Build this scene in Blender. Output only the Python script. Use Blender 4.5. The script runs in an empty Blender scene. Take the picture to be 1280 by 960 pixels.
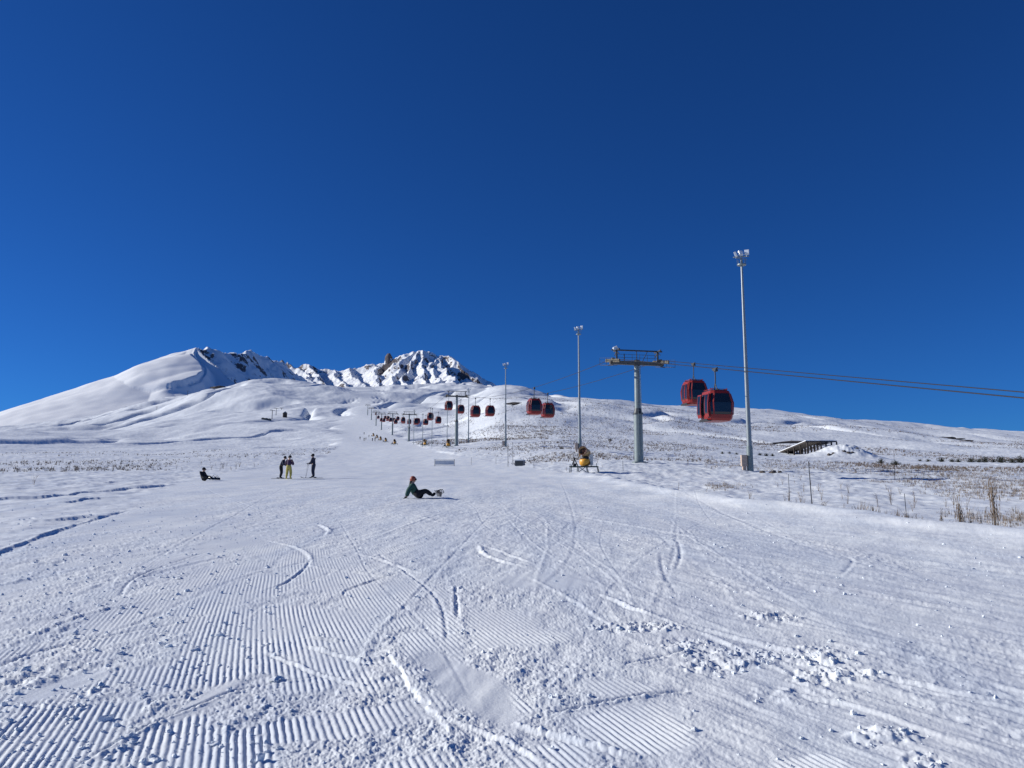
import bpy, math, random
import numpy as np
from mathutils import Vector, Matrix

random.seed(7)
rng = np.random.default_rng(7)
SC = bpy.context.scene
COL = SC.collection
F = 967.0                      # focal length of the photograph in its own pixels
PITCH = math.radians(8.0)
EYE = 1.6
SUN_AZ, SUN_EL = math.radians(-80), math.radians(24)

# ------------------------------------------------------------------ camera maths (used only to read bearings off the photo)
CP, SP = math.cos(PITCH), math.sin(PITCH)
def ray(px, py):
    xr = (np.asarray(px, float) - 640) / F; yr = (480 - np.asarray(py, float)) / F
    return xr, CP - yr * SP, SP + yr * CP
def az_te(px, py):
    x, y, z = ray(px, py); r = np.hypot(x, y)
    return np.arctan2(x, y), z / r
def at(px, py, D):
    x, y, z = ray(px, py); k = D / y
    return Vector((float(x * k), D, float(EYE + z * k)))
def proj(x, y, z):
    z = z - EYE
    d = y * CP + z * SP; u = -y * SP + z * CP
    d = np.maximum(d, 1e-3)
    return 640 + F * x / d, 480 - F * u / d

# ------------------------------------------------------------------ noise
_perm = rng.permutation(1024).astype(np.int32)
_ga = rng.random(1024).astype(np.float32) * 6.2831853
_gx, _gy = np.cos(_ga), np.sin(_ga)
def perlin(x, y, seed=0):
    x = np.asarray(x, np.float64) + seed * 17.31; y = np.asarray(y, np.float64) + seed * 9.77
    xi = np.floor(x).astype(np.int64); yi = np.floor(y).astype(np.int64)
    fx = (x - xi).astype(np.float32); fy = (y - yi).astype(np.float32)
    def h(a, b): return _perm[(_perm[a & 1023] + b) & 1023]
    def g(a, b, dx, dy):
        k = h(a, b); return _gx[k] * dx + _gy[k] * dy
    u = fx * fx * fx * (fx * (fx * 6 - 15) + 10); v = fy * fy * fy * (fy * (fy * 6 - 15) + 10)
    n00 = g(xi, yi, fx, fy); n10 = g(xi + 1, yi, fx - 1, fy)
    n01 = g(xi, yi + 1, fx, fy - 1); n11 = g(xi + 1, yi + 1, fx - 1, fy - 1)
    a = n00 + u * (n10 - n00); b = n01 + u * (n11 - n01)
    return (a + v * (b - a)) * 1.5
def fbm(x, y, octv=4, seed=0, gain=.5):
    s = 0; a = 1
    for i in range(octv):
        s = s + a * perlin(x, y, seed + i * 3); x = x * 2.03; y = y * 2.03; a *= gain
    return s
def ridged(x, y, octv=4, seed=0, gain=.5):
    s = 0; a = 1
    for i in range(octv):
        s = s + a * (1 - 2 * np.abs(perlin(x, y, seed + i * 3))); x = x * 2.1; y = y * 2.1; a *= gain
    return s
def sstep(a, b, x):
    t = np.clip((x - a) / (b - a), 0, 1); return t * t * (3 - 2 * t)

# ------------------------------------------------------------------ broad shape of the ground
DK = [1, 45, 60, 85, 130, 190, 270, 380, 500, 740, 1000, 1500, 2000, 2600, 12000]
TB = {  # bearing column: slope seen at each distance of DK (rows of the photograph, eye height taken off)
 -900: [572, 572, 572, 571, 569, 566, 563, 559, 556, 553, 551, 549, 548, 547, 560],
 -300: [572, 572, 572, 571, 568, 564, 561, 557, 553, 549, 547, 545, 544, 543, 556],
    0: [572, 572, 572, 570, 566, 561, 557, 553, 549, 545, 543, 541, 540, 537, 548],
  120: [572, 572, 572, 570, 566, 561, 557, 553, 549, 545, 542, 537, 530, 522, 530],
  190: [572, 572, 572, 570, 566, 561, 557, 552, 549, 545, 538, 527, 514, 502, 512],
  245: [572, 572, 572, 570, 566, 561, 556, 551, 547, 541, 533, 517, 491, 494, 505],
  300: [572, 572, 572, 570, 567, 561, 556, 551, 546, 538, 529, 508, 480, 486, 500],
  350: [572, 572, 572, 571, 567, 561, 556, 551, 545, 535, 525, 503, 479, 485, 500],
  410: [572, 572, 572, 571, 567, 561, 556, 549, 543, 533, 522, 503, 484, 486, 500],
  450: [572, 572, 572, 571, 567, 561, 555, 548, 543, 532, 518, 502, 489, 487, 500],
  485: [572, 572, 572, 571, 566, 559, 553, 549, 541, 530, 516, 501, 491, 486, 500],
  520: [572, 572, 572, 571, 566, 557, 551, 547, 541, 529, 516, 502, 491, 483, 500],
  570: [572, 572, 572, 570, 563, 553, 549, 545, 537, 525, 513, 499, 489, 481, 500],
  630: [572, 572, 572, 568, 559, 549, 544, 529, 515, 499, 491, 487, 487, 488, 500],
  700: [572, 572, 572, 564, 553, 547, 539, 525, 512, 500, 497, 499, 502, 505, 520],
  760: [572, 572, 570, 561, 553, 550, 542, 528, 515, 503, 501, 505, 509, 512, 530],
  820: [572, 572, 569, 561, 556, 551, 545, 533, 520, 510, 508, 512, 515, 520, 535],
  880: [572, 572, 568, 562, 558, 553, 548, 540, 529, 515, 512, 516, 520, 525, 540],
  945: [572, 572, 568, 564, 561, 557, 552, 545, 535, 521, 515, 520, 525, 530, 545],
 1050: [572, 572, 570, 567, 565, 562, 556, 549, 541, 530, 526, 529, 532, 535, 545],
 1150: [572, 573, 572, 570, 568, 565, 559, 553, 547, 539, 535, 537, 539, 541, 550],
 1280: [572, 573, 573, 572, 569, 566, 562, 558, 554, 549, 546, 547, 549, 551, 556],
 1700: [572, 573, 573, 573, 572, 571, 570, 568, 566, 564, 562, 562, 563, 563, 566],
}
def pchip(xk, yk, x):
    xk = np.asarray(xk, float); yk = np.asarray(yk, float); h = np.diff(xk); d = np.diff(yk, axis=0) / h[:, None]
    m = np.zeros_like(yk); w1 = 2 * h[1:] + h[:-1]; w2 = h[1:] + 2 * h[:-1]
    ok = d[1:] * d[:-1] > 0
    with np.errstate(divide='ignore', invalid='ignore'):
        mm = (w1 + w2)[:, None] / (w1[:, None] / d[:-1] + w2[:, None] / d[1:])
    m[1:-1] = np.where(ok, mm, 0); m[0] = d[0]; m[-1] = d[-1]
    i = np.clip(np.searchsorted(xk, x) - 1, 0, len(h) - 1); t = ((x - xk[i]) / h[i])[:, None]
    return ((1 + 2 * t) * (1 - t) ** 2 * yk[i] + t * (1 - t) ** 2 * h[i][:, None] * m[i] + t * t * (3 - 2 * t) * yk[i + 1] + t * t * (t - 1) * h[i][:, None] * m[i + 1])
_cols = sorted(TB)
_caz = np.array([float(az_te(c, 560)[0]) for c in _cols])
_S = np.array([[float(az_te(c, s)[1]) for s in TB[c]] for c in _cols]).T          # distance x column
_lg = np.linspace(0, math.log(12000), 500)
_g1 = pchip(np.log(DK), _S, _lg)
_ag = np.linspace(_caz[0], _caz[-1], 1200)
_g2 = pchip(_caz, _g1.T, _ag).T                                                      # 500 x 1200
for _ in range(60): _g2[:, 1:-1] = (_g2[:, :-2] + 2 * _g2[:, 1:-1] + _g2[:, 2:]) / 4
for _ in range(3): _g2[1:-1] = (_g2[:-2] + 2 * _g2[1:-1] + _g2[2:]) / 4
def base_z(x, y):
    r = np.maximum(np.hypot(x, y), 1e-3); a = np.clip(np.arctan2(x, y), _ag[0], _ag[-1])
    back = np.clip((np.abs(np.arctan2(x, y)) - 1.0) / 1.2, 0, 1)
    u = (a - _ag[0]) / (_ag[-1] - _ag[0]) * 1199; v = np.clip(np.log(r), 0, _lg[-1]) / _lg[-1] * 499
    i = np.clip(u.astype(int), 0, 1198); j = np.clip(v.astype(int), 0, 498); fu = u - i; fv = v - j
    s = (_g2[j, i] * (1 - fu) + _g2[j, i + 1] * fu) * (1 - fv) + (_g2[j + 1, i] * (1 - fu) + _g2[j + 1, i + 1] * fu) * fv
    s = s * (1 - back) + back * (-.045)
    return s * r
S0 = float(az_te(640, 572)[1])
def gp(px, py):
    """ground point seen at a place of the photograph, on the near slope"""
    a, te = az_te(px, py); s = az_te(px, 572)[1]; r = EYE / np.maximum(s - te, 1e-3)
    return np.sin(a) * r, np.cos(a) * r

LP = ([515, 530, 545, 560, 575, 585, 600, 615, 640, 668, 693, 740, 960], [452, 440, 432, 425, 405, 330, 240, 190, 160, 70, 0, -120, -900])
RP = ([515, 525, 535, 545, 555, 565, 575, 583, 592, 600, 620, 642, 662, 677, 720, 960], [462, 470, 478, 490, 515, 545, 600, 650, 710, 760, 850, 1015, 1150, 1280, 1600, 4000])

def seg_profile(x, y, pts, width):
    """nearest distance (signed, + on the right of the direction of travel) and run parameter to a polyline, inside its box"""
    X = np.array([p[0] for p in pts]); Y = np.array([p[1] for p in pts])
    sel = np.where((x > X.min() - width) & (x < X.max() + width) & (y > Y.min() - width) & (y < Y.max() + width))[0]
    if len(sel) == 0: return sel, None, None
    xs, ys = x[sel], y[sel]; best = np.full(len(sel), 1e9); sd = np.zeros(len(sel)); run = np.zeros(len(sel)); acc = 0; L = np.hypot(np.diff(X), np.diff(Y)); tot = L.sum()
    for i in range(len(X) - 1):
        dx, dy = X[i + 1] - X[i], Y[i + 1] - Y[i]; l2 = dx * dx + dy * dy
        t = np.clip(((xs - X[i]) * dx + (ys - Y[i]) * dy) / l2, 0, 1)
        ex, ey = xs - X[i] - t * dx, ys - Y[i] - t * dy; d = np.hypot(ex, ey)
        c = ex * dy - ey * dx; k = d < best
        best[k] = d[k]; sd[k] = (np.sign(c) * d)[k]; run[k] = (acc + t * L[i])[k]; acc += L[i]
    return sel, sd, run / tot
def smooth_line(pp, n=6):
    P = [Vector((a, b)) for a, b in pp]; out = []
    for i in range(len(P) - 1):
        p0 = P[max(i - 1, 0)]; p1 = P[i]; p2 = P[i + 1]; p3 = P[min(i + 2, len(P) - 1)]
        for k in range(n):
            t = k / n; out.append(.5 * ((2 * p1) + (p2 - p0) * t + (2 * p0 - 5 * p1 + 4 * p2 - p3) * t * t + (3 * p1 - p0 - 3 * p2 + p3) * t ** 3))
    out.append(P[-1]); return [(q[0], q[1]) for q in out]
def gline(pp): return smooth_line([tuple(map(float, gp(a, b))) for a, b in pp])

# bright ridges of pushed-up snow / cut tracks / steps on the piste, read off the photograph   (points, height, width, kind)
RIDGES = [
 ([(385, 705), (400, 710), (450, 716), (510, 725)], .022, .035), ([(335, 675), (365, 682), (385, 692), (390, 705)], .024, .04),
 ([(440, 690), (480, 700), (510, 712), (537, 717)], .024, .04), ([(600, 682), (606, 692), (640, 704), (664, 709)], .03, .045),
 ([(604, 681), (630, 690), (668, 704)], .02, .035), ([(385, 808), (430, 820), (472, 833)], .026, .022), ([(330, 814), (400, 842), (465, 861)], .024, .02),
 ([(380, 796), (430, 801)], .02, .02), ([(590, 640), (640, 636)], .02, .05), ([(860, 780), (960, 806), (1080, 838), (1280, 882)], .026, .05),
 ([(750, 742), (785, 757), (812, 768)], .03, .035), ([(900, 762), (1000, 780), (1120, 805)], .015, .05), ([(640, 905), (720, 925), (800, 948)], .03, .03),
 ([(1000, 730), (1140, 752), (1290, 772)], .018, .07), ([(700, 640), (850, 668), (1000, 688)], .02, .09), ([(1100, 850), (1200, 872), (1300, 890)], .02, .03),
 ([(560, 640), (500, 660), (470, 672)], .015, .05), ([(770, 752), (900, 800), (1000, 850)], .016, .03), ([(400, 655), (412, 662), (408, 668)], .04, .05),
 ([(850, 690), (1000, 712), (1150, 728)], .016, .08), ([(520, 645), (560, 655), (640, 662)], .015, .08), ([(1130, 700), (1290, 715)], .018, .12),
 ([(30, 800), (100, 770), (180, 752)], .015, .03), ([(940, 860), (1060, 880), (1180, 920)], .016, .03), ([(560, 900), (640, 930), (700, 965)], .02, .02),
 ([(660, 720), (720, 752), (790, 800)], .013, .03), ([(150, 728), (260, 700), (330, 690)], .012, .05),
]
TRACKS = [
 ([(0, 832), (60, 812), (140, 795), (220, 780)], .03, .02), ([(90, 962), (170, 915), (240, 885), (300, 862), (400, 845)], .022, .014),
 ([(848, 678), (851, 694), (845, 712)], .016, .03), ([(826, 692), (830, 716), (846, 742)], .010, .03), ([(388, 700), (380, 712), (355, 730), (330, 738)], .02, .02),
 ([(570, 734), (573, 770)], .02, .022), ([(510, 712), (440, 735), (430, 745)], .015, .016), ([(400, 585), (300, 640), (150, 720), (-20, 790)], .009, .03),
 ([(700, 600), (720, 660), (640, 760)], .006, .03), ([(620, 640), (560, 700), (480, 790), (470, 842)], .006, .02), ([(850, 620), (1000, 680), (1300, 760)], .009, .05),
 ([(230, 600), (330, 640), (420, 655)], .012, .03), ([(1050, 720), (1065, 700), (1035, 690)], .009, .03), ([(470, 690), (540, 740), (560, 800)], .012, .02),
 ([(690, 890), (780, 872), (860, 862)], .035, .02), ([(780, 830), (850, 815), (880, 812)], .03, .02), ([(900, 640), (800, 700), (720, 820), (700, 900)], .004, .025),
 ([(150, 745), (175, 720), (260, 690)], .02, .02), ([(560, 740), (640, 742), (700, 738)], .012, .02),
]
_tr = random.Random(5)
for _k in range(46):      # long sweeping edge marks coming down the piste, each a turn between two carves
    x0 = _tr.uniform(420, 900); y0 = _tr.uniform(606, 690); drift = _tr.uniform(-.2, 1.9) if x0 > 560 else _tr.uniform(-1.6, .6); n_ = _tr.randint(2, 4); pts = [(x0, y0)]; yy = y0
    for _j in range(n_): st_ = (yy - 565) * _tr.uniform(.22, .5); yy += st_; pts.append((pts[-1][0] + st_ * drift * _tr.uniform(1.2, 3.2) + _tr.uniform(-14, 14), yy))
    (RIDGES if _tr.random() < .6 else TRACKS).append((pts, _tr.uniform(.003, .0075), _tr.uniform(.015, .04)))
STEPS = [  # points run left to right; ground behind/left of the line stands higher by h
 ([(-160, 765), (-60, 722), (0, 694), (35, 680), (70, 667), (95, 658), (120, 650), (145, 643), (170, 636)], .045, 1.6),
 ([(-200, 640), (0, 625), (60, 622), (110, 616), (165, 611), (230, 605)], .07, 3.5),
 ([(-200, 612), (0, 609), (90, 607), (210, 598)], .04, 4.),
 ([(80, 630), (120, 624), (168, 623)], .06, 1.2), ([(0, 655), (60, 654), (120, 648)], .04, 1.5),
]
PATCH = [(60, 925, 110, 45, -.35), (215, 935, 60, 40, -.5), (250, 832, 75, 24, -.25), (155, 773, 62, 16, -.1), (130, 800, 50, 10, -.1), (300, 730, 75, 24, 0), (300, 684, 55, 14, 0), (240, 660, 45, 9, 0),
 (410, 838, 70, 36, 0), (350, 790, 95, 32, -.15), (480, 748, 50, 28, 0), (540, 812, 48, 22, .3), (610, 786, 95, 26, .05), (420, 720, 60, 20, 0), (530, 745, 60, 12, 0), (800, 912, 80, 32, .1), (690, 955, 70, 26, 0),
 (200, 702, 60, 10, 0), (300, 950, 50, 30, 0), (370, 700, 40, 14, 0), (640, 880, 30, 12, .3), (1000, 960, 60, 16, 0), (450, 790, 40, 22, 0), (770, 860, 50, 12, .1)]
SMOOTH = [(590, 865, 75, 26, .55), (680, 725, 70, 9, 0), (180, 650, 80, 10, -.15), (80, 858, 60, 9, -.3), (250, 880, 50, 9, -.5), (230, 700, 30, 8, 0)]
LUMPS = [(905, 828, 45, 16), (1000, 822, 70, 12), (1040, 845, 50, 9), (850, 806, 40, 9), (1110, 920, 40, 9), (1150, 952, 20, 10), (960, 770, 50, 6), (60, 885, 50, 9), (115, 865, 40, 7), (20, 850, 30, 8),
 (470, 826, 30, 5), (90, 905, 12, 6), (190, 882, 14, 7), (35, 945, 20, 8), (285, 912, 14, 6), (570, 738, 12, 5), (670, 795, 20, 3), (580, 790, 20, 3), (800, 785, 60, 5), (240, 870, 12, 5), (700, 875, 40, 5)]
COARSE = [(480, 905, 90, 36), (460, 870, 60, 20), (560, 935, 50, 14), (700, 845, 80, 18), (330, 900, 50, 20), (100, 720, 140, 20), (180, 690, 80, 10), (1010, 870, 80, 12), (40, 800, 120, 30), (100, 850, 80, 20)]

def ell(px, py, L, edge, w):
    m = np.zeros(px.shape, np.float32)
    for e in L:
        cx, cy, rx, ry = e[:4]; a = e[4] if len(e) > 4 else 0
        dx, dy = px - cx, py - cy
        if a: dx, dy = dx * math.cos(a) + dy * math.sin(a), -dx * math.sin(a) + dy * math.cos(a)
        q = np.sqrt((dx / rx) ** 2 + (dy / ry) ** 2) + edge
        m = np.maximum(m, 1 - sstep(1 - w, 1 + w, q))
    return m

MOUND = at(1056, 572, 166)
def ground_z(x, y, fine=True):
    shp = np.shape(x); x = np.asarray(x, float).ravel(); y = np.asarray(y, float).ravel()
    z = base_z(x, y); r = np.hypot(x, y)
    px, py = proj(x, y, z); front = y > .3
    px = np.where(front, px, 3000); py = np.where(front, py, 960)
    lp = np.interp(py, *LP); rp = np.interp(py, *RP)
    wv = 6 * perlin(x * .15, y * .15, 3)
    bw = 1 + 2.2 * sstep(250, 800, r); off = np.maximum(sstep(0, 14 * 1, (lp - px + wv) / bw), sstep(0, 10, (px - rp + wv) / bw))        # off the groomed piste
    far = sstep(60, 250, r)
    # rolling relief of the open slopes
    z = z + off * far * (3.2 * fbm(x / 170, y / 260, 3, 11) * sstep(120, 500, r) + .5 * fbm(x / 28, y / 40, 3, 12)) * (1 + r / 1500)
    hz = sstep(250, 700, r)
    z = z + off * hz * 1.5 * ridged(x / 240 + .25 * fbm(x / 120, y / 120, 2, 15), y / 420, 2, 14) * (1 + r / 1200) * .8
    gl = perlin(x / 95 + .5 * perlin(x / 60, y / 90, 18), y / 300 + x / 400, 19); z = z - off * sstep(230, 420, r) * (1 - sstep(620, 950, r)) * 3.0 * np.exp(-(gl / .10) ** 2) * (.6 + r / 1500)
    gl = perlin(x / 230 + .6 * perlin(x / 150, y / 200, 28), y / 650 - x / 900, 29); z = z - off * sstep(800, 1300, r) * 14 * (1 - .85 * sstep(.0, .22, np.arctan2(x, y))) * np.exp(-(gl / .11) ** 2)
    z = z + sstep(700, 1500, r) * (8 * fbm(x / 420, y / 520, 3, 16) + 2.2 * ridged(x / 260, y / 420, 2, 17))
    z = z + off * sstep(15, 50, r) * (.10 * fbm(x / 2.2, y / 2.6, 3, 21) + .03 * fbm(x / .55, y / .7, 2, 22)) * (1 - sstep(700, 1200, r))
    z = z + off * (1 - sstep(15, 50, r)) * (.045 * fbm(x / 1.1, y / 1.1, 4, 23))
    # piste: long soft unevenness
    z = z + (1 - off) * (.05 * fbm(x / 5, y / 9, 3, 31) * sstep(5, 25, r) + .16 * fbm(x / 22, y / 40, 2, 32) * sstep(30, 90, r))
    # right edge of the piste: small berm, lower field behind
    P = [tuple(map(float, gp(a, b))) for a, b in [(720, 594), (760, 601), (850, 619), (940, 633), (1015, 642), (1080, 650), (1150, 662), (1280, 677), (1600, 715), (2400, 800)]]
    sel, sd, run = seg_profile(x, y, smooth_line(P), 40)
    if len(sel):
        d = -sd; e = sstep(0, .12, run)       # d > 0 behind the edge
        d = d + .5 * perlin(x[sel] * .5, y[sel] * .5, 41)
        bump = .15 * np.exp(-((d + .3) / .7) ** 2) - .40 * sstep(0, 1.6, d) * (1 - sstep(6, 30, d)) + .14 * sstep(-4, -.5, d) * (1 - sstep(-.3, .3, d))
        z[sel] += bump * e
    for pts, h, fall in STEPS:
        sel, sd, run = seg_profile(x, y, gline(pts), fall * 2.2)
        if not len(sel): continue
        d = sd + .10 * h / .17 * perlin(x[sel] * 1.3, y[sel] * 1.3, 42) + .05 * perlin(x[sel] * 5, y[sel] * 5, 43)
        e = sstep(0, .15, run) * (1 - sstep(.8, 1, run))
        if pts[0][0] < -100: e = 1 - sstep(.8, 1, run)
        hh = h * (1 + .35 * perlin(x[sel] * .9, y[sel] * .9, 44))
        prof = hh * (1 - sstep(-.05, .03, d)) * (1 - sstep(0, fall * 2, -d)) - .25 * hh * np.exp(-((d - .05) / .12) ** 2)
        z[sel] += prof * e
    # snow mound in front of the timber shelter
    mx, my = MOUND.x, MOUND.y
    q = np.hypot((x - mx) / 7.5, (y - my) / 9); z = z + 3.0 * np.exp(-q ** 2 * 1.6) * (1 + .16 * fbm(x / 1.8, y / 1.8, 3, 51))
    if fine:
        flat = np.zeros(len(x))
        for pts, h, wd in RIDGES:
            sel, sd, run = seg_profile(x, y, gline(pts), wd * 5)
            if not len(sel): continue
            e = np.sin(np.pi * np.clip(run, 0, 1)) ** .35 * (.55 + .9 * np.abs(perlin(x[sel] * 3, y[sel] * 3, 81)))
            flat[sel] = np.maximum(flat[sel], e * np.exp(-(sd / (wd * 2.4)) ** 2)); h = h * .75
            d = sd + wd * .3 * perlin(x[sel] * 6, y[sel] * 6, 82)
            z[sel] += h * e * (np.exp(-(d / wd) ** 2) - .5 * np.exp(-((d - wd * 1.7) / wd) ** 2)) * (1 + .5 * fbm(x[sel] * 22, y[sel] * 22, 2, 83))
        for pts, h, wd in TRACKS:
            sel, sd, run = seg_profile(x, y, gline(pts), wd * 6)
            if not len(sel): continue
            e = np.sin(np.pi * np.clip(run, 0, 1)) ** .3 * (.5 + .9 * np.abs(perlin(x[sel] * 4, y[sel] * 4, 84)))
            flat[sel] = np.maximum(flat[sel], e * np.exp(-(sd / (wd * 2.4)) ** 2)); d = sd
            z[sel] += h * e * (-np.exp(-(d / wd) ** 2) + .5 * np.exp(-((d - wd * 2.2) / wd) ** 2) * (1 + fbm(x[sel] * 20, y[sel] * 20, 2, 85)))
        n = np.where((r < 75) & front)[0]
        X, Y = x[n], y[n]; R = r[n]; PX, PY = px[n], py[n]; on = (1 - off[n])
        ed = .42 * fbm(X * 1.3, Y * 1.3, 4, 61) + .16 * perlin(X * 7, Y * 7, 62)
        sm = ell(PX, PY, SMOOTH, ed * .7, .2)
        sx_ = X * .80 + Y * .60; sy_ = -X * .60 + Y * .80
        noise_patch = sstep(.12, .34, fbm(sx_ * .42, sy_ * 1.9, 3, 63) + .10 * perlin(X * 7, Y * 7, 62)) * (1 - sstep(480, 640, PX)) * sstep(640, 670, PY) * sstep(-60, 60, PX + (PY - 700) * .6)
        gm = np.maximum(ell(PX, PY, PATCH, ed, .22), noise_patch) * (1 - sm) * (1 - np.clip(flat[n] * 1.1, 0, 1))
        lm = ell(PX, PY, LUMPS, ed * 1.3, .45) * (1 - sm * .8)
        lm = np.maximum(lm * .8, .30 * ell(PX, PY, COARSE, ed, .5))
        lm = np.maximum(lm, sstep(.25, .7, fbm(X * .5, Y * .35, 3, 64) + .15) * .22 * (1 - gm) * (1 - sm))
        dz = np.zeros(len(n))
        # corduroy: grooves pressed by the groomer, 5 cm apart, running up the slope
        gx = (X + .40 * Y - .005 * np.minimum(Y, 22) ** 2) * .93
        gx = gx + .012 * perlin(X * 1.1, Y * .5, 65) + .004 * perlin(X * 9, Y * 9, 66)
        ph = gx / .044 * 2 * math.pi
        wave = .5 - .5 * np.cos(ph); wave = wave ** .7
        worn = .75 + .5 * perlin(X * 2.2, Y * 1.2, 67)
        dz += on * gm * np.clip(worn, .25, 1.1) * (wave - .5) * .0108 * (1 - .35 * sstep(6, 10, R)) * (1 - sstep(12, 24, R))
        # trodden, crumbly snow between the patches
        rough = on * (1 - gm * .85) * (1 - sm * .9)
        rt = sstep(560, 1000, PX) * .72 + .0                                      # scraped smoother on the right
        fade = 1 - sstep(25, 70, R)
        dz += rough * (1 - rt) * fade * (.0055 * fbm(X * 11, Y * 11, 3, 71, .62) + .0055 * fbm(X * 42, Y * 42, 2, 72) * (1 - sstep(8, 14, R)))
        dz += rough * fade * .009 * fbm(X * 2.5, Y * 2.5, 2, 73)
        b = np.abs(fbm(X * 6, Y * 6, 2, 74)); dz += rough * lm * (.032 * np.clip(fbm(X * 6.5, Y * 6.5, 3, 75, .6), -.35, 1) + .012 * (1 - 2 * b)) * (1 - sstep(18, 45, R))
        b2 = fbm(X * 17, Y * 17, 2, 76); dz += rough * (lm * .8 + .25 * (1 - rt)) * .013 * sstep(.25, .55, b2) * (1 - sstep(14, 30, R))
        # edge-scraped streaks sweeping down to the right
        s1 = math.radians(-30 + 0); 
        a1x = X * math.cos(math.radians(118)) + Y * math.sin(math.radians(118)); a1y = -X * math.sin(math.radians(118)) + Y * math.cos(math.radians(118))
        w = sstep(520, 900, PX - (PY - 600) * .4) * on
        dz += w * fade * (.009 * fbm(a1x * .3, a1y * 3.2, 3, 77) + .0055 * fbm(a1x * 1.3, a1y * 11, 3, 78) * (1 - sstep(14, 30, R))) * (1 - gm)
        a2 = math.radians(80)
        dz += on * (1 - w) * fade * (1 - gm) * .007 * fbm((X * math.cos(a2) + Y * math.sin(a2)) * .7, (-X * math.sin(a2) + Y * math.cos(a2)) * 5, 2, 79)
        z[n] += dz
        # the broken crust edge beside the smooth scraped trough
        sel, sd, run = seg_profile(x, y, gline([(478, 812), (492, 828), (510, 856), (530, 880), (562, 915)]), .5)
        if len(sel):
            d = sd + .03 * perlin(x[sel] * 6, y[sel] * 6, 86) + .01 * perlin(x[sel] * 25, y[sel] * 25, 87)
            e = np.sin(np.pi * np.clip(run, 0, 1)) ** .4
            z[sel] += .022 * e * (1 - sstep(-.02, .012, d)) * (1 - sstep(0, .45, -d))
    return z.reshape(shp)
def gz(x, y): return float(ground_z(np.array([x]), np.array([y]), fine=abs(y) < 75)[0])

# ------------------------------------------------------------------ materials
def mat(name, col, rough=.5, metal=0., var=.12, scale=6., bump=0., spec=.5):
    m = bpy.data.materials.new(name); m.use_nodes = True; nt = m.node_tree; b = nt.nodes['Principled BSDF']
    b.inputs['Roughness'].default_value = rough; b.inputs['Metallic'].default_value = metal; b.inputs['Specular IOR Level'].default_value = spec
    tc = nt.nodes.new('ShaderNodeTexCoord'); no = nt.nodes.new('ShaderNodeTexNoise'); no.inputs['Scale'].default_value = scale; no.inputs['Detail'].default_value = 5
    nt.links.new(tc.outputs['Object'], no.inputs['Vector'])
    rp = nt.nodes.new('ShaderNodeValToRGB'); c = list(col)
    rp.color_ramp.elements[0].position = .3; rp.color_ramp.elements[1].position = .7
    rp.color_ramp.elements[0].color = [v * (1 - var) for v in c] + [1]; rp.color_ramp.elements[1].color = [min(1, v * (1 + var)) for v in c] + [1]
    nt.links.new(no.outputs['Fac'], rp.inputs['Fac']); nt.links.new(rp.outputs['Color'], b.inputs['Base Color'])
    if bump:
        bp = nt.nodes.new('ShaderNodeBump'); bp.inputs['Strength'].default_value = bump; bp.inputs['Distance'].default_value = .02
        nt.links.new(no.outputs['Fac'], bp.inputs['Height']); nt.links.new(bp.outputs['Normal'], b.inputs['Normal'])
    return m
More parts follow.
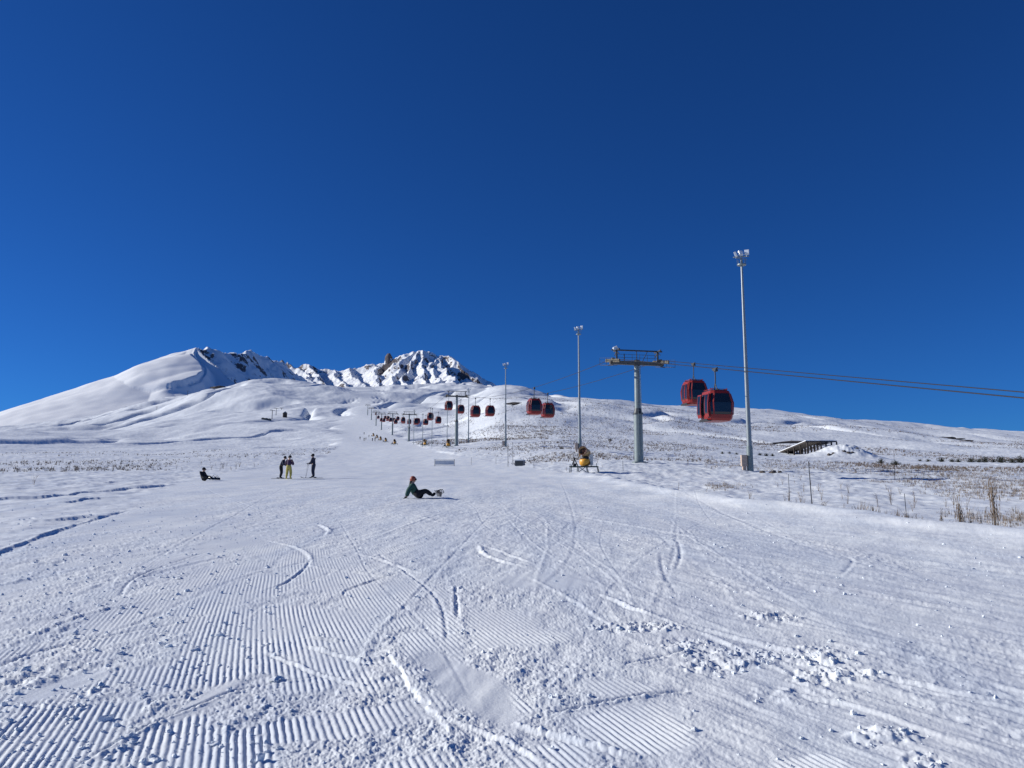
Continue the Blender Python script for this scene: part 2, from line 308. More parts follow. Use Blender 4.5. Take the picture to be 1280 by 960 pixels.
def snow_mat():
    m = bpy.data.materials.new('snow'); m.use_nodes = True; nt = m.node_tree; b = nt.nodes['Principled BSDF']; N = nt.nodes.new; L = nt.links.new
    b.inputs['Roughness'].default_value = .6; b.inputs['Specular IOR Level'].default_value = .25
    g = N('ShaderNodeNewGeometry')
    n1 = N('ShaderNodeTexNoise'); n1.inputs['Scale'].default_value = .9; n1.inputs['Detail'].default_value = 6; L(g.outputs['Position'], n1.inputs['Vector'])
    r1 = N('ShaderNodeValToRGB'); r1.color_ramp.elements[0].position = .35; r1.color_ramp.elements[1].position = .65
    r1.color_ramp.elements[0].color = (.765, .80, .84, 1); r1.color_ramp.elements[1].color = (.855, .89, .905, 1); L(n1.outputs['Fac'], r1.inputs['Fac'])
    mp = N('ShaderNodeMapping'); mp.inputs['Rotation'].default_value = (0, 0, math.radians(-32)); mp.inputs['Scale'].default_value = (1.1, .16, 1); L(g.outputs['Position'], mp.inputs['Vector'])
    n4 = N('ShaderNodeTexNoise'); n4.inputs['Scale'].default_value = 1.; n4.inputs['Detail'].default_value = 5; n4.inputs['Roughness'].default_value = .6; L(mp.outputs['Vector'], n4.inputs['Vector'])
    r4 = N('ShaderNodeValToRGB'); r4.color_ramp.elements[0].position = .38; r4.color_ramp.elements[1].position = .62; r4.color_ramp.elements[0].color = (.90, .92, .95, 1); r4.color_ramp.elements[1].color = (1.03, 1.02, 1.0, 1); L(n4.outputs['Fac'], r4.inputs['Fac'])
    m4 = N('ShaderNodeMix'); m4.data_type = 'RGBA'; m4.blend_type = 'MULTIPLY'; m4.inputs['Factor'].default_value = 1; L(r1.outputs['Color'], m4.inputs['A']); L(r4.outputs['Color'], m4.inputs['B']); L(m4.outputs['Result'], b.inputs['Base Color'])
    rr = N('ShaderNodeMapRange'); rr.inputs['To Min'].default_value = .42; rr.inputs['To Max'].default_value = .75; L(n4.outputs['Fac'], rr.inputs['Value']); L(rr.outputs['Result'], b.inputs['Roughness'])
    n2 = N('ShaderNodeTexNoise'); n2.inputs['Scale'].default_value = 45; n2.inputs['Detail'].default_value = 4; n2.inputs['Roughness'].default_value = .65; L(g.outputs['Position'], n2.inputs['Vector'])
    bp = N('ShaderNodeBump'); bp.inputs['Strength'].default_value = .5; bp.inputs['Distance'].default_value = .007; L(n2.outputs['Fac'], bp.inputs['Height'])
    n3 = N('ShaderNodeTexNoise'); n3.inputs['Scale'].default_value = 5; n3.inputs['Detail'].default_value = 5; L(g.outputs['Position'], n3.inputs['Vector'])
    b3 = N('ShaderNodeBump'); b3.inputs['Strength'].default_value = .16; b3.inputs['Distance'].default_value = .03; L(n3.outputs['Fac'], b3.inputs['Height']); L(b3.outputs['Normal'], bp.inputs['Normal'])
    L(bp.outputs['Normal'], b.inputs['Normal'])
    return m
def mountain_mat():
    m = bpy.data.materials.new('snowy_rock'); m.use_nodes = True; nt = m.node_tree; b = nt.nodes['Principled BSDF']; N = nt.nodes.new; L = nt.links.new
    b.inputs['Roughness'].default_value = .75; b.inputs['Specular IOR Level'].default_value = .15
    g = N('ShaderNodeNewGeometry'); at_ = N('ShaderNodeAttribute'); at_.attribute_name = 'rock'
    n = N('ShaderNodeTexNoise'); n.inputs['Scale'].default_value = .055; n.inputs['Detail'].default_value = 8; n.inputs['Roughness'].default_value = .75; L(g.outputs['Position'], n.inputs['Vector'])
    a = N('ShaderNodeMath'); a.operation = 'MULTIPLY_ADD'; a.inputs[1].default_value = 2.2; L(n.outputs['Fac'], a.inputs[0])
    s = N('ShaderNodeMath'); s.operation = 'ADD'; s.inputs[1].default_value = -1.12; L(at_.outputs['Fac'], s.inputs[0]); L(s.outputs[0], a.inputs[2])
    r = N('ShaderNodeValToRGB'); r.color_ramp.elements[0].position = .47; r.color_ramp.elements[1].position = .56; L(a.outputs[0], r.inputs['Fac'])
    n2 = N('ShaderNodeTexNoise'); n2.inputs['Scale'].default_value = .05; n2.inputs['Detail'].default_value = 6; L(g.outputs['Position'], n2.inputs['Vector'])
    rc = N('ShaderNodeValToRGB'); rc.color_ramp.elements[0].color = (.075, .068, .072, 1); rc.color_ramp.elements[1].color = (.19, .155, .15, 1); L(n2.outputs['Fac'], rc.inputs['Fac'])
    mx = N('ShaderNodeMix'); mx.data_type = 'RGBA'; L(r.outputs['Color'], mx.inputs['Factor']); mx.inputs['A'].default_value = (.87, .89, .905, 1); L(rc.outputs['Color'], mx.inputs['B'])
    L(mx.outputs['Result'], b.inputs['Base Color'])
    return m
M = dict(
 snow=snow_mat(), mtn=mountain_mat(),
 steel=mat('galvanised_steel', (.21, .25, .25), .45, .25, .12, 2.), steel_d=mat('dark_steel', (.06, .065, .07), .5, .4), pole=mat('painted_pole', (.27, .30, .31), .4, .4, .08, 3.),
 arm=mat('weathered_steel', (.13, .12, .10), .55, .3, .3, 5.), sheave=mat('sheave_rubber', (.15, .13, .09), .6, 0., .3, 9.), rope=mat('wire_rope', (.03, .03, .035), .5, .6),
 red=mat('red_paint', (.26, .014, .011), .4, 0., .08, 2.), glass=mat('tinted_glass', (.012, .016, .022), .12, 0., .3, 1., spec=.6), black=mat('black_plastic', (.015, .015, .017), .5),
 lamp=mat('lamp_housing', (.62, .66, .68), .35, .2), lens=mat('lamp_glass', (.75, .8, .85), .15, 0.), orange=mat('orange_paint', (.85, .40, .04), .4, 0., .15, 4.),
 green_d=mat('dark_green_paint', (.02, .05, .045), .5), beige=mat('dusty_cover', (.50, .33, .15), .6, 0., .3, 8.), white=mat('white_panel', (.66, .66, .63), .5), brown=mat('brown_interior', (.09, .04, .03), .6, 0., .4, 8.),
 wood=mat('weathered_timber', (.05, .038, .03), .8, 0., .4, 3., .3), weed=mat('dry_stem', (.22, .165, .115), .9, 0., .35, 20.), weed_d=mat('dry_stem_dark', (.15, .105, .075), .9, 0., .35, 20.),
 shrub=mat('winter_shrub', (.035, .04, .03), .9, 0., .4, 4.), rock=mat('dark_rock', (.09, .075, .065), .85, 0., .35, 3., .5), skin=mat('skin', (.52, .31, .22), .55, 0., .05),
 navy=mat('navy_cloth', (.014, .02, .045), .8), cloth_b=mat('black_cloth', (.012, .012, .016), .85), yellow=mat('mustard_cloth', (.50, .42, .10), .8, 0., .15), lime=mat('lime_cloth', (.35, .45, .05), .8), purple=mat('plum_cloth', (.05, .025, .07), .8),
 greenj=mat('green_cloth', (.018, .075, .06), .8), redh=mat('red_helmet', (.30, .06, .03), .45), hair=mat('dark_hair', (.02, .014, .01), .7), board=mat('board_top', (.02, .02, .03), .3), white_s=mat('white_graphic', (.7, .7, .7), .4), netting=mat('grey_net', (.68, .69, .70), .8, 0., .2, 20.),
 grey=mat('grey_sheet', (.09, .10, .12), .5), tanc=mat('tan_box', (.50, .38, .30), .7), ski_red=mat('ski_top', (.05, .05, .07), .3))

# ------------------------------------------------------------------ mesh builder
class MB:
    def __init__(s): s.v = []; s.f = []; s.s = []; s.m = []
    def add(s, vs, fs, smooth=False, mi=0):
        o = len(s.v); s.v += [tuple(v) for v in vs]
        for f in fs: s.f.append(tuple(i + o for i in f)); s.s.append(smooth); s.m.append(mi)
        return s
    def box(s, c, d, R=None, mi=0, bev=0):
        x, y, z = d[0] / 2, d[1] / 2, d[2] / 2
        vs = [Vector((a * x, b * y, e * z)) for a in (-1, 1) for b in (-1, 1) for e in (-1, 1)]
        if R: vs = [R @ v for v in vs]
        return s.add([v + Vector(c) for v in vs], [(0, 1, 3, 2), (4, 6, 7, 5), (0, 4, 5, 1), (2, 3, 7, 6), (0, 2, 6, 4), (1, 5, 7, 3)], mi=mi)
    def beam(s, a, b, w, h=None, mi=0):
        a = Vector(a); b = Vector(b); d = b - a; L = d.length; q = d.to_track_quat('X', 'Z').to_matrix()
        return s.box((a + b) / 2, (L, w, h or w), q, mi)
    def cyl(s, a, b, r0, r1=None, n=12, caps=True, mi=0):
        a = Vector(a); b = Vector(b); r1 = r0 if r1 is None else r1; q = (b - a).to_track_quat('Z', 'Y').to_matrix()
        vs = []
        for p, r in ((a, r0), (b, r1)):
            for i in range(n): t = 2 * math.pi * i / n; vs.append(p + q @ Vector((r * math.cos(t), r * math.sin(t), 0)))
        s.add(vs, [(i, (i + 1) % n, n + (i + 1) % n, n + i) for i in range(n)], True, mi)
        if caps: s.add(vs[:n][::-1], [tuple(range(n))], mi=mi); s.add(vs[n:], [tuple(range(n))], mi=mi)
        return s
    def tube(s, pts, r, n=6, mi=0, r1=None):
        pts = [Vector(p) for p in pts]; vs = []; K = len(pts); prev = None
        for i, p in enumerate(pts):
            t = (pts[min(i + 1, K - 1)] - pts[max(i - 1, 0)]).normalized()
            up = Vector((0, 0, 1)) if abs(t.z) < .95 else Vector((0, 1, 0)); a = t.cross(up).normalized(); b = a.cross(t)
            rr = r if r1 is None else r + (r1 - r) * i / (K - 1)
            for k in range(n): w = 2 * math.pi * k / n; vs.append(p + a * rr * math.cos(w) + b * rr * math.sin(w))
        fs = [(i * n + k, i * n + (k + 1) % n, (i + 1) * n + (k + 1) % n, (i + 1) * n + k) for i in range(K - 1) for k in range(n)]
        s.add(vs, fs, True, mi); s.add(vs[:n][::-1], [tuple(range(n))], mi=mi); s.add(vs[-n:], [tuple(range(n))], mi=mi); return s
    def ball(s, c, r, n=10, m=7, mi=0, cut=None):
        r = (r, r, r) if not hasattr(r, '__len__') else r; vs = []; c = Vector(c)
        lo = -math.pi / 2 if cut is None else cut
        for j in range(m + 1):
            ph = lo + (math.pi / 2 - lo) * j / m
            for i in range(n): t = 2 * math.pi * i / n; vs.append(c + Vector((r[0] * math.cos(ph) * math.cos(t), r[1] * math.cos(ph) * math.sin(t), r[2] * math.sin(ph))))
        return s.add(vs, [(j * n + i, j * n + (i + 1) % n, (j + 1) * n + (i + 1) % n, (j + 1) * n + i) for j in range(m) for i in range(n)], True, mi)
    def lathe(s, prof, base, axis, n=16, mi=0):
        base = Vector(base); q = Vector(axis).to_track_quat('Z', 'Y').to_matrix(); vs = []
        for r, h in prof:
            for i in range(n): t = 2 * math.pi * i / n; vs.append(base + q @ Vector((r * math.cos(t), r * math.sin(t), h)))
        return s.add(vs, [(j * n + i, j * n + (i + 1) % n, (j + 1) * n + (i + 1) % n, (j + 1) * n + i) for j in range(len(prof) - 1) for i in range(n)], True, mi)
    def prism(s, poly, ax, t0, t1, mi=0):
        """poly of (u,v) extruded along axis ax (0,1,2)"""
        def mk(u, v, t): return {0: (t, u, v), 1: (u, t, v), 2: (u, v, t)}[ax]
        n = len(poly); vs = [mk(u, v, t0) for u, v in poly] + [mk(u, v, t1) for u, v in poly]
        return s.add(vs, [tuple(range(n))[::-1], tuple(range(n, 2 * n))] + [(i, (i + 1) % n, n + (i + 1) % n, n + i) for i in range(n)], mi=mi)
    def build(s, name, m, parent=None, loc=None, link=True, bevel=0):
        me = bpy.data.meshes.new(name); me.from_pydata(s.v, [], s.f)
        ms = m if isinstance(m, (list, tuple)) else [m]
        for k in ms: me.materials.append(M[k])
        me.polygons.foreach_set('use_smooth', s.s); me.polygons.foreach_set('material_index', s.m); me.update()
        o = bpy.data.objects.new(name, me)
        if link: COL.objects.link(o)
        if parent: o.parent = parent
        if loc: o.location = loc
        if bevel:
            bm = o.modifiers.new('b', 'BEVEL'); bm.width = bevel; bm.segments = 2; bm.limit_method = 'ANGLE'
        return o
def np_mesh(name, V, Fq, m, smooth=True, kind=None, attr=None):
    me = bpy.data.meshes.new(name); k = Fq.shape[1]
    me.vertices.add(len(V)); me.vertices.foreach_set('co', V.astype(np.float32).ravel())
    me.loops.add(Fq.size); me.loops.foreach_set('vertex_index', Fq.astype(np.int32).ravel())
    me.polygons.add(len(Fq)); me.polygons.foreach_set('loop_start', np.arange(0, Fq.size, k, dtype=np.int32)); me.polygons.foreach_set('loop_total', np.full(len(Fq), k, np.int32))
    me.polygons.foreach_set('use_smooth', np.full(len(Fq), smooth)); me.materials.append(M[m]); me.update(calc_edges=True)
    if attr is not None:
        for nm, a in attr.items(): at_ = me.attributes.new(nm, 'FLOAT', 'POINT'); at_.data.foreach_set('value', a.astype(np.float32))
    o = bpy.data.objects.new(name, me); COL.objects.link(o)
    if kind: o['kind'] = kind
    return o
def tag(o, label, cat, group=None, kind=None):
    o['label'] = label; o['category'] = cat
    if group: o['group'] = group
    if kind: o['kind'] = kind
    return o
def empty(name, loc, rz=0., label=None, cat=None, group=None):
    o = bpy.data.objects.new(name, None); COL.objects.link(o); o.location = loc; o.rotation_euler = (0, 0, rz); o.empty_display_size = .3
    if label: tag(o, label, cat, group)
    return o
def copy_tree(o, parent=None):
    c = o.copy(); COL.objects.link(c); c.parent = parent
    for ch in [k for k in KIDS.get(o, ())]: copy_tree(ch, c)
    return c
KIDS = {}
def learn(o):
    allo = list(COL.objects)
    def rec(p):
        KIDS[p] = [k for k in allo if k.parent is p]
        for k in KIDS[p]: rec(k)
    rec(o)

# ------------------------------------------------------------------ ground sheet
def polar_grid(azs, rs):
    A, R = np.meshgrid(azs, rs); return np.sin(A) * R, np.cos(A) * R
def grid_faces(nr, nc, wrap=False):
    i = np.arange(nr - 1)[:, None]; j = np.arange(nc - 1)[None]
    a = i * nc + j; q = np.stack([a, a + 1, a + nc + 1, a + nc], -1).reshape(-1, 4); return q[:, ::-1]
st = math.radians(.052)
core = np.arange(-math.radians(37), math.radians(37), st)
side = []; a = math.radians(37); s_ = st
while a < math.pi: s_ = min(s_ * 1.12, math.radians(4)); a += s_; side.append(min(a, math.pi))
azs = np.concatenate([-np.array(side[::-1]), core, [math.radians(37)], side])
rs = [.02, .3, .8, 1.4, 2.0, 2.5]; r = 3.0
while r < 12000:
    rs.append(r)
    if r < 2600: r += min(.00062 * r * r, .0058 * r)
    else: r *= 1.03
rs = np.array(rs + [12000])
GX, GY = polar_grid(azs, rs)
GZ = ground_z(GX, GY)
V = np.stack([GX.ravel(), GY.ravel(), GZ.ravel()], -1)
print('ground verts', len(V))
ground = np_mesh('ground', V, grid_faces(len(rs), len(azs)), 'snow', True, 'structure')

# ------------------------------------------------------------------ mountain
def crest(L): return [at(px, py, D) for px, py, D in L]
CR = [  # polyline, slope on its left side, slope on its right side (walking along the points)
 (crest([(-900, 640, 3300), (-400, 582, 3500), (-200, 556, 3600), (0, 520, 3750), (50, 507.5, 3800), (100, 490, 3860), (150, 471.5, 3930), (200, 452, 4000), (232, 438.5, 4060), (246, 433.5, 4100)]), .62, .52),
 (crest([(246, 433.5, 4100), (252, 434.5, 4130), (260, 431, 4200), (268, 437, 4280), (285, 441, 4380), (303, 443, 4500), (312, 438, 4650), (322, 444, 4750), (330, 443, 4850), (340, 450, 4980), (353, 453, 5150), (378, 470, 5350), (405, 488, 5600)]), .9, .85),
 (crest([(246, 433.5, 4100), (243, 441, 4010), (246, 448, 3920), (256, 457, 3800), (258, 467, 3680), (251, 476, 3580), (236, 481, 3520), (215, 483, 3480)]), 1.1, .34),
 (crest([(312, 438, 4650), (315, 443, 4600)]), 1.1, 1.1),
 (crest([(330, 450, 7000), (353, 451, 6900), (362, 454, 6850), (372, 455.5, 6850), (385, 456.5, 6850), (400, 460.5, 6850), (414, 460, 6850), (425, 460.5, 6850), (437, 457.5, 6850), (443, 460, 6850), (452, 458.5, 6850), (462, 455, 6850), (470, 454, 6850), (478, 453, 6850), (494, 450, 6850),
         (502, 445.5, 6850), (508, 442, 6850), (515, 439.5, 6850), (521, 438, 6850), (527, 438.5, 6850), (535, 441, 6850), (541, 445.5, 6800), (546, 444, 6800), (556, 444, 6750), (562, 446, 6700), (568, 449, 6650), (574, 457, 6600), (580, 463, 6550), (588, 469, 6500), (594, 475, 6450), (620, 484, 6300), (700, 510, 6000)]), .7, 1.15),
 (crest([(385, 456.5, 6850), (396, 470, 6400), (412, 488, 5900)]), 1.1, .85), (crest([(362, 454, 6850), (378, 466, 6500), (395, 482, 6000)]), 1.1, .85),
 (crest([(414, 460, 6850), (424, 472, 6450), (440, 489, 5950)]), 1.15, .8),
 (crest([(437, 457.5, 6850), (445, 470, 6450), (455, 489, 5950)]), 1.2, .75),
 (crest([(470, 454, 6850), (470, 468, 6450), (474, 487, 5900)]), 1.3, .75),
 (crest([(515, 439.5, 6850), (502, 452, 6600), (495, 466, 6300), (490, 480, 5950)]), 1.0, .8),
 (crest([(521, 438, 6850), (517, 450, 6600), (512, 466, 6300), (506, 482, 5900)]), 1.3, .9),
 (crest([(527, 438.5, 6850), (532, 452, 6550), (530, 468, 6200), (528, 486, 5800)]), 1.1, .9),
 (crest([(545, 444, 6800), (552, 455, 6500), (560, 466, 6200), (570, 478, 5800), (580, 490, 5500)]), 1.3, .8),
 (crest([(545, 444, 6800), (540, 458, 6450), (545, 472, 6100), (548, 488, 5700)]), 1.0, .9),
]
maz = np.arange(math.radians(-52), math.radians(6), math.radians(.042))
mr = np.concatenate([np.arange(2500, 7000, 11.), np.arange(7000, 9500, 60.)])
MX, MY = polar_grid(maz, mr); mx, my = MX.ravel(), MY.ravel()
H = np.full(mx.shape, -1e3); wx = mx + 60 * fbm(mx / 300, my / 300, 3, 101); wy = my + 60 * fbm(mx / 300, my / 300, 3, 102)
conef = np.zeros(mx.shape)
for ci, (P, kl, kr) in enumerate(CR):
    amp = .25 if ci in (0, 2) else .8
    qx = mx + (wx - mx) * amp; qy = my + (wy - my) * amp
    for i in range(len(P) - 1):
        a, b = P[i], P[i + 1]; dx, dy = b.x - a.x, b.y - a.y; l2 = dx * dx + dy * dy
        t = np.clip(((qx - a.x) * dx + (qy - a.y) * dy) / l2, 0, 1); ex, ey = qx - a.x - t * dx, qy - a.y - t * dy
        d = np.hypot(ex, ey); k = np.where(ex * dy - ey * dx > 0, kr, kl)
        if ci == 2:
            yy_ = [p.y for p in P][::-1]; xx_ = [p.x for p in P][::-1]; kk = kr + .24 * sstep(120, 700, d) + .22 * sstep(3500, 3380, qy); k = kk + (kl - kk) * sstep(-25, 25, qx - np.interp(qy, yy_, xx_)) * sstep(3380, 3520, qy)
        if ci == 0: k = np.where(t >= 1, 1.25, k)
        if ci == 1: k = np.where(t <= 0, 1.35, k)
        if ci == 0: k = k * np.exp(-np.minimum(d, 5000) / 9000)
        h = a.z + t * (b.z - a.z) - k * d
        up = h > H; H[up] = h[up]; conef[up] = 1. if ci in (0, 2) else 0.
C2 = conef.reshape(MX.shape)
for _ in range(6): C2[1:-1, 1:-1] = (C2[:-2, 1:-1] + C2[2:, 1:-1] + C2[1:-1, :-2] + C2[1:-1, 2:] + C2[1:-1, 1:-1]) / 5
conef = C2.ravel()
far_ = sstep(4000, 5600, np.hypot(mx, my))
H += (1 - conef) * ((ridged(mx / 260, my / 260, 5, 110, .5) - 1.0) * (8 + 3.5 * far_)) + (1 - conef) * (2 + 4.5 * far_) * (ridged(mx / 75, my / 75, 3, 115, .55) - .8) + conef * 5 * fbm(mx / 260, my / 260, 3, 111)
H -= np.clip(3000 - np.hypot(mx, my), 0, 500) * .8 + np.clip(np.abs(np.arctan2(mx, my) + math.radians(23)) - math.radians(27), 0, 1) * 9000
Hg = H.reshape(MX.shape)
gxx = np.gradient(Hg, axis=0) / 11.; gyy = np.gradient(Hg, axis=1) / (np.hypot(MX, MY) * math.radians(.042))
slope = np.hypot(gxx, gyy).ravel()
rn = fbm(mx / 150, my / 150, 4, 112)
rock = (sstep(.95, 1.9, slope + .35 * rn) * .66 + .22 * sstep(.1, .8, rn)) * (1 - conef)
rock += (1 - conef) * (1 - far_) * (.14 + .5 * sstep(-.2, .4, rn) * sstep(.6, .95, slope))
# the reddish rock tower on the skyline
pt = at(486, 441.5, 6865)
q = np.hypot(mx - pt.x, my - pt.y); tower = pt.z - np.maximum(q - 12, 0) * 1.8 + 8 * fbm(mx / 40, my / 40, 3, 120)
k = (tower > H) & (q < 36); H[k] = tower[k]; rock[k] = 1.2
mountain = np_mesh('mountain', np.stack([mx, my, H], -1), grid_faces(len(mr), len(maz)), 'mtn', True, 'structure', {'rock': rock})

# ------------------------------------------------------------------ lift line
LX, LY = 13.9, 85.0; SL = .22
ldir = Vector((-SL, 1, 0)).normalized(); lnorm = Vector((ldir.y, -ldir.x, 0))       # lnorm points right
GA = 2.8
LANG = math.atan2(-ldir.x, ldir.y)
def cen(y): return LX - SL * (y - LY)
TY = [85, 220, 376, 500, 640, 745, 870, 1000]
TBASE = []; TROPE = []
tower_rope_py = {85: 450.5, 220: 493.5, 376: 517.0, 500: 516.5}
for ty in TY:
    x = cen(ty); zb = gz(x, ty); TBASE.append(Vector((x, ty, zb)))
    if ty in tower_rope_py:
        p_, q_ = proj(x, ty, zb); TROPE.append(at(float(p_), tower_rope_py[ty], ty).z)
    else: TROPE.append(zb + 13.5)
TROPE[0] = 16.3
def rope_z(y):
    if y < TY[0]:
        return TROPE[0] + (y - TY[0]) * .2085
    for i in range(len(TY) - 1):
        if y <= TY[i + 1]:
            t = (y - TY[i]) / (TY[i + 1] - TY[i]); L = TY[i + 1] - TY[i]
            return TROPE[i] + t * (TROPE[i + 1] - TROPE[i]) - 4 * (2.4 * (L / 135) ** 2) * t * (1 - t) * (1 if i == 0 else .8)
    return TROPE[-1]
def rope_pt(y, side):    # y measured on the centre line
    p = Vector((cen(y), y, 0)) + lnorm * GA * side; return Vector((p.x, p.y, rope_z(y)))
for side, lab in ((-1, 'lower of the two thin dark lift ropes right of the near tower'), (1, 'upper of the two thin dark lift ropes right of the near tower')):
    ys = [12, 20, 30, 40, 50, 60, 70, 80] + list(np.arange(85, 1001, 7))
    mb = MB().tube([rope_pt(y, side) for y in ys], .032, 5); tag(mb.build('haul_rope', 'rope'), lab, 'cable', 'haul ropes of the gondola lift')

def make_tower(base, ropez, detail):
    Hh = ropez - base.z
    # local frame: x right across the line, y up the line, z up
    root = empty('lift_tower', base, LANG)
    h1 = Hh * .47; r0 = .50; r1 = .36
    MB().cyl((0, 0, -.5), (0, 0, h1), r0 * 1.02, r0 * .96, 20).build('mast', 'steel', root)
    top = Hh - .45
    mb = MB().cyl((0, 0, h1 + .003), (0, 0, top), r1, r1 * .82, 20); mb.build('upper_mast', 'steel', root)
    MB().cyl((0, 0, h1 - .06), (0, 0, h1 + .09), r0 * 1.14, r0 * 1.14, 20).cyl((0, 0, h1 + .1), (0, 0, h1 + .6), r0 * .98, r1 * 1.02, 20, False).build('flange', 'steel_d', root)
    MB().box((0, 0, .12 - .2), (1.5, 1.5, .3)).cyl((0, 0, .05), (0, 0, .16), .75, .75, 20).build('base_plate', 'steel', root)
    MB().beam((-GA - .35, 0, top + .02), (GA + .35, 0, top + .02), .34, .42).cyl((0, 0, top - .3), (0, 0, top + .4), .34, .3, 16).build('crossarm', 'arm', root)
    # ladder
    lb = MB()
    for sx in (-.2, .2): lb.beam((sx, -r0 - .15, .8), (sx, -r1 - .15, top - .2), .035)
    for k in range(int(top / .4)): lb.beam((-.2, -r0 - .15 + (r0 - r1) * (k * .4 / top), .9 + k * .4 * .93), (.2, -r0 - .15 + (r0 - r1) * (k * .4 / top), .9 + k * .4 * .93), .025)
    lb.build('ladder', 'steel', root)
    ztop = top + 1.35; N = 10 if detail else 6; Ls = 4.4 if detail else 3.6
    slope = .16
    for sd in (-1, 1):
        x = sd * GA
        b = MB().beam((x, -Ls / 2, Hh - .28 - slope * Ls / 2), (x, Ls / 2, Hh - .28 + slope * Ls / 2), .12, .20)
        for k in (-1, 1): b.beam((x, k * Ls / 4 - .8, Hh - .22 + slope * (k * Ls / 4 - .8)), (x, k * Ls / 4 + .8, Hh - .22 + slope * (k * Ls / 4 + .8)), .18, .14)
        b.beam((x, 0, Hh - .6), (x, 0, Hh + .1), .3, .3)
        tr = b.build('sheave_train', 'arm', root)
        for k in range(N):
            yy = -Ls / 2 + (k + .5) * Ls / N; c = Vector((x + sd * .05, yy, Hh - .235 + slope * yy + .02))
            w = MB().cyl(c - Vector((.07, 0, 0)), c + Vector((.07, 0, 0)), .20, .20, 14).cyl(c - Vector((.1, 0, 0)), c + Vector((.1, 0, 0)), .06, .06, 8); w.build('sheave', 'sheave', tr)
        # catwalk beside the sheaves
        cw = MB(); cx = x + sd * .55
        cw.beam((cx, -Ls / 2, Hh - .75 - slope * Ls / 2), (cx, Ls / 2, Hh - .75 + slope * Ls / 2), .5, .05)
        for yy in (-Ls / 2, 0, Ls / 2): cw.beam((cx + sd * .22, yy, Hh - .72 + slope * yy), (cx + sd * .22, yy, Hh + .05 + slope * yy), .03)
        for zz in (-.3, .05): cw.beam((cx + sd * .22, -Ls / 2, Hh + zz - slope * Ls / 2), (cx + sd * .22, Ls / 2, Hh + zz + slope * Ls / 2), .025)
        cw.beam((x, 0, Hh - .72), (cx, 0, Hh - .78), .1)
        cw.build('catwalk', 'steel_d', root)
    # lifting frame above the arm
    fr = MB()
    for x in (-GA + .45, GA - .3):
        fr.beam((x, 0, top + .2), (x, 0, ztop), .16, .16); fr.beam((x, -.9, ztop + .08), (x, .9, ztop + .08), .12, .14); fr.beam((x, -.7, top + .9), (x, 0, ztop), .07); fr.beam((x, .7, top + .9), (x, 0, ztop), .07)
    fr.beam((-GA - .15, 0, ztop + .09), (GA + .25, 0, ztop + .09), .13, .15)
    fr.beam((0, 0, top + .2), (0, 0, ztop), .07); fr.beam((GA * .25, 0, top + .3), (GA * .45, 0, ztop), .06); fr.beam((-GA * .5, .2, top + .2), (-GA * .5, .2, top + 1.1), .06)
    for zz in (.7, 1.05): fr.beam((-GA + .5, .35, top + zz), (GA - .4, .35, top + zz), .035)
    for k in range(6): fr.beam((-GA + .6 + k * .9, .35, top + .2), (-GA + .6 + k * .9, .35, top + 1.05), .035)
    fr.build('lifting_frame', 'steel_d', root)
    if detail:
        MB().box((-GA + .3, 0, ztop + .22), (.5, .5, .3)).cyl((-GA + .1, -.1, ztop + .3), (-GA + .45, -.2, ztop + .42), .12, .12, 10).build('warning_light', 'lamp', root)
    return root
tl = ['tall grey-green gondola tower nearest the camera, between the snow gun and the red cabins', 'second gondola tower up the slope, right of the yellow snow guns', 'third gondola tower up the slope, right one of the two small middle towers', 'fourth gondola tower up the slope, left one of the two small middle towers',
      'distant gondola tower, fifth up the line', 'distant gondola tower, sixth up the line', 'distant gondola tower near the top of the lift line', 'farthest gondola tower at the top of the visible lift line']
for i, (b, zr) in enumerate(zip(TBASE, TROPE)):
    t = make_tower(b, zr, i == 0); tag(t, tl[i], 'lift tower', 'towers of the gondola lift')

# ------------------------------------------------------------------ cabins
def ring(hx, hy, z, ch=.22):
    return [(hx, hy - ch, z), (hx - ch, hy, z), (-hx + ch, hy, z), (-hx, hy - ch, z), (-hx, -hy + ch, z), (-hx + ch, -hy, z), (hx - ch, -hy, z), (hx, -hy + ch, z)]
def loft(mb, rings, caps=(True, True), mi=0):
    n = len(rings[0]); vs = [v for r_ in rings for v in r_]
    fs = [(j * n + i, (j) * n + (i + 1) % n, (j + 1) * n + (i + 1) % n, (j + 1) * n + i) for j in range(len(rings) - 1) for i in range(n)]
    mb.add(vs, fs, mi=mi)
    if caps[0]: mb.add(rings[0], [tuple(range(n))[::-1]], mi=mi)
    if caps[1]: mb.add(rings[-1], [tuple(range(n))], mi=mi)
    return mb
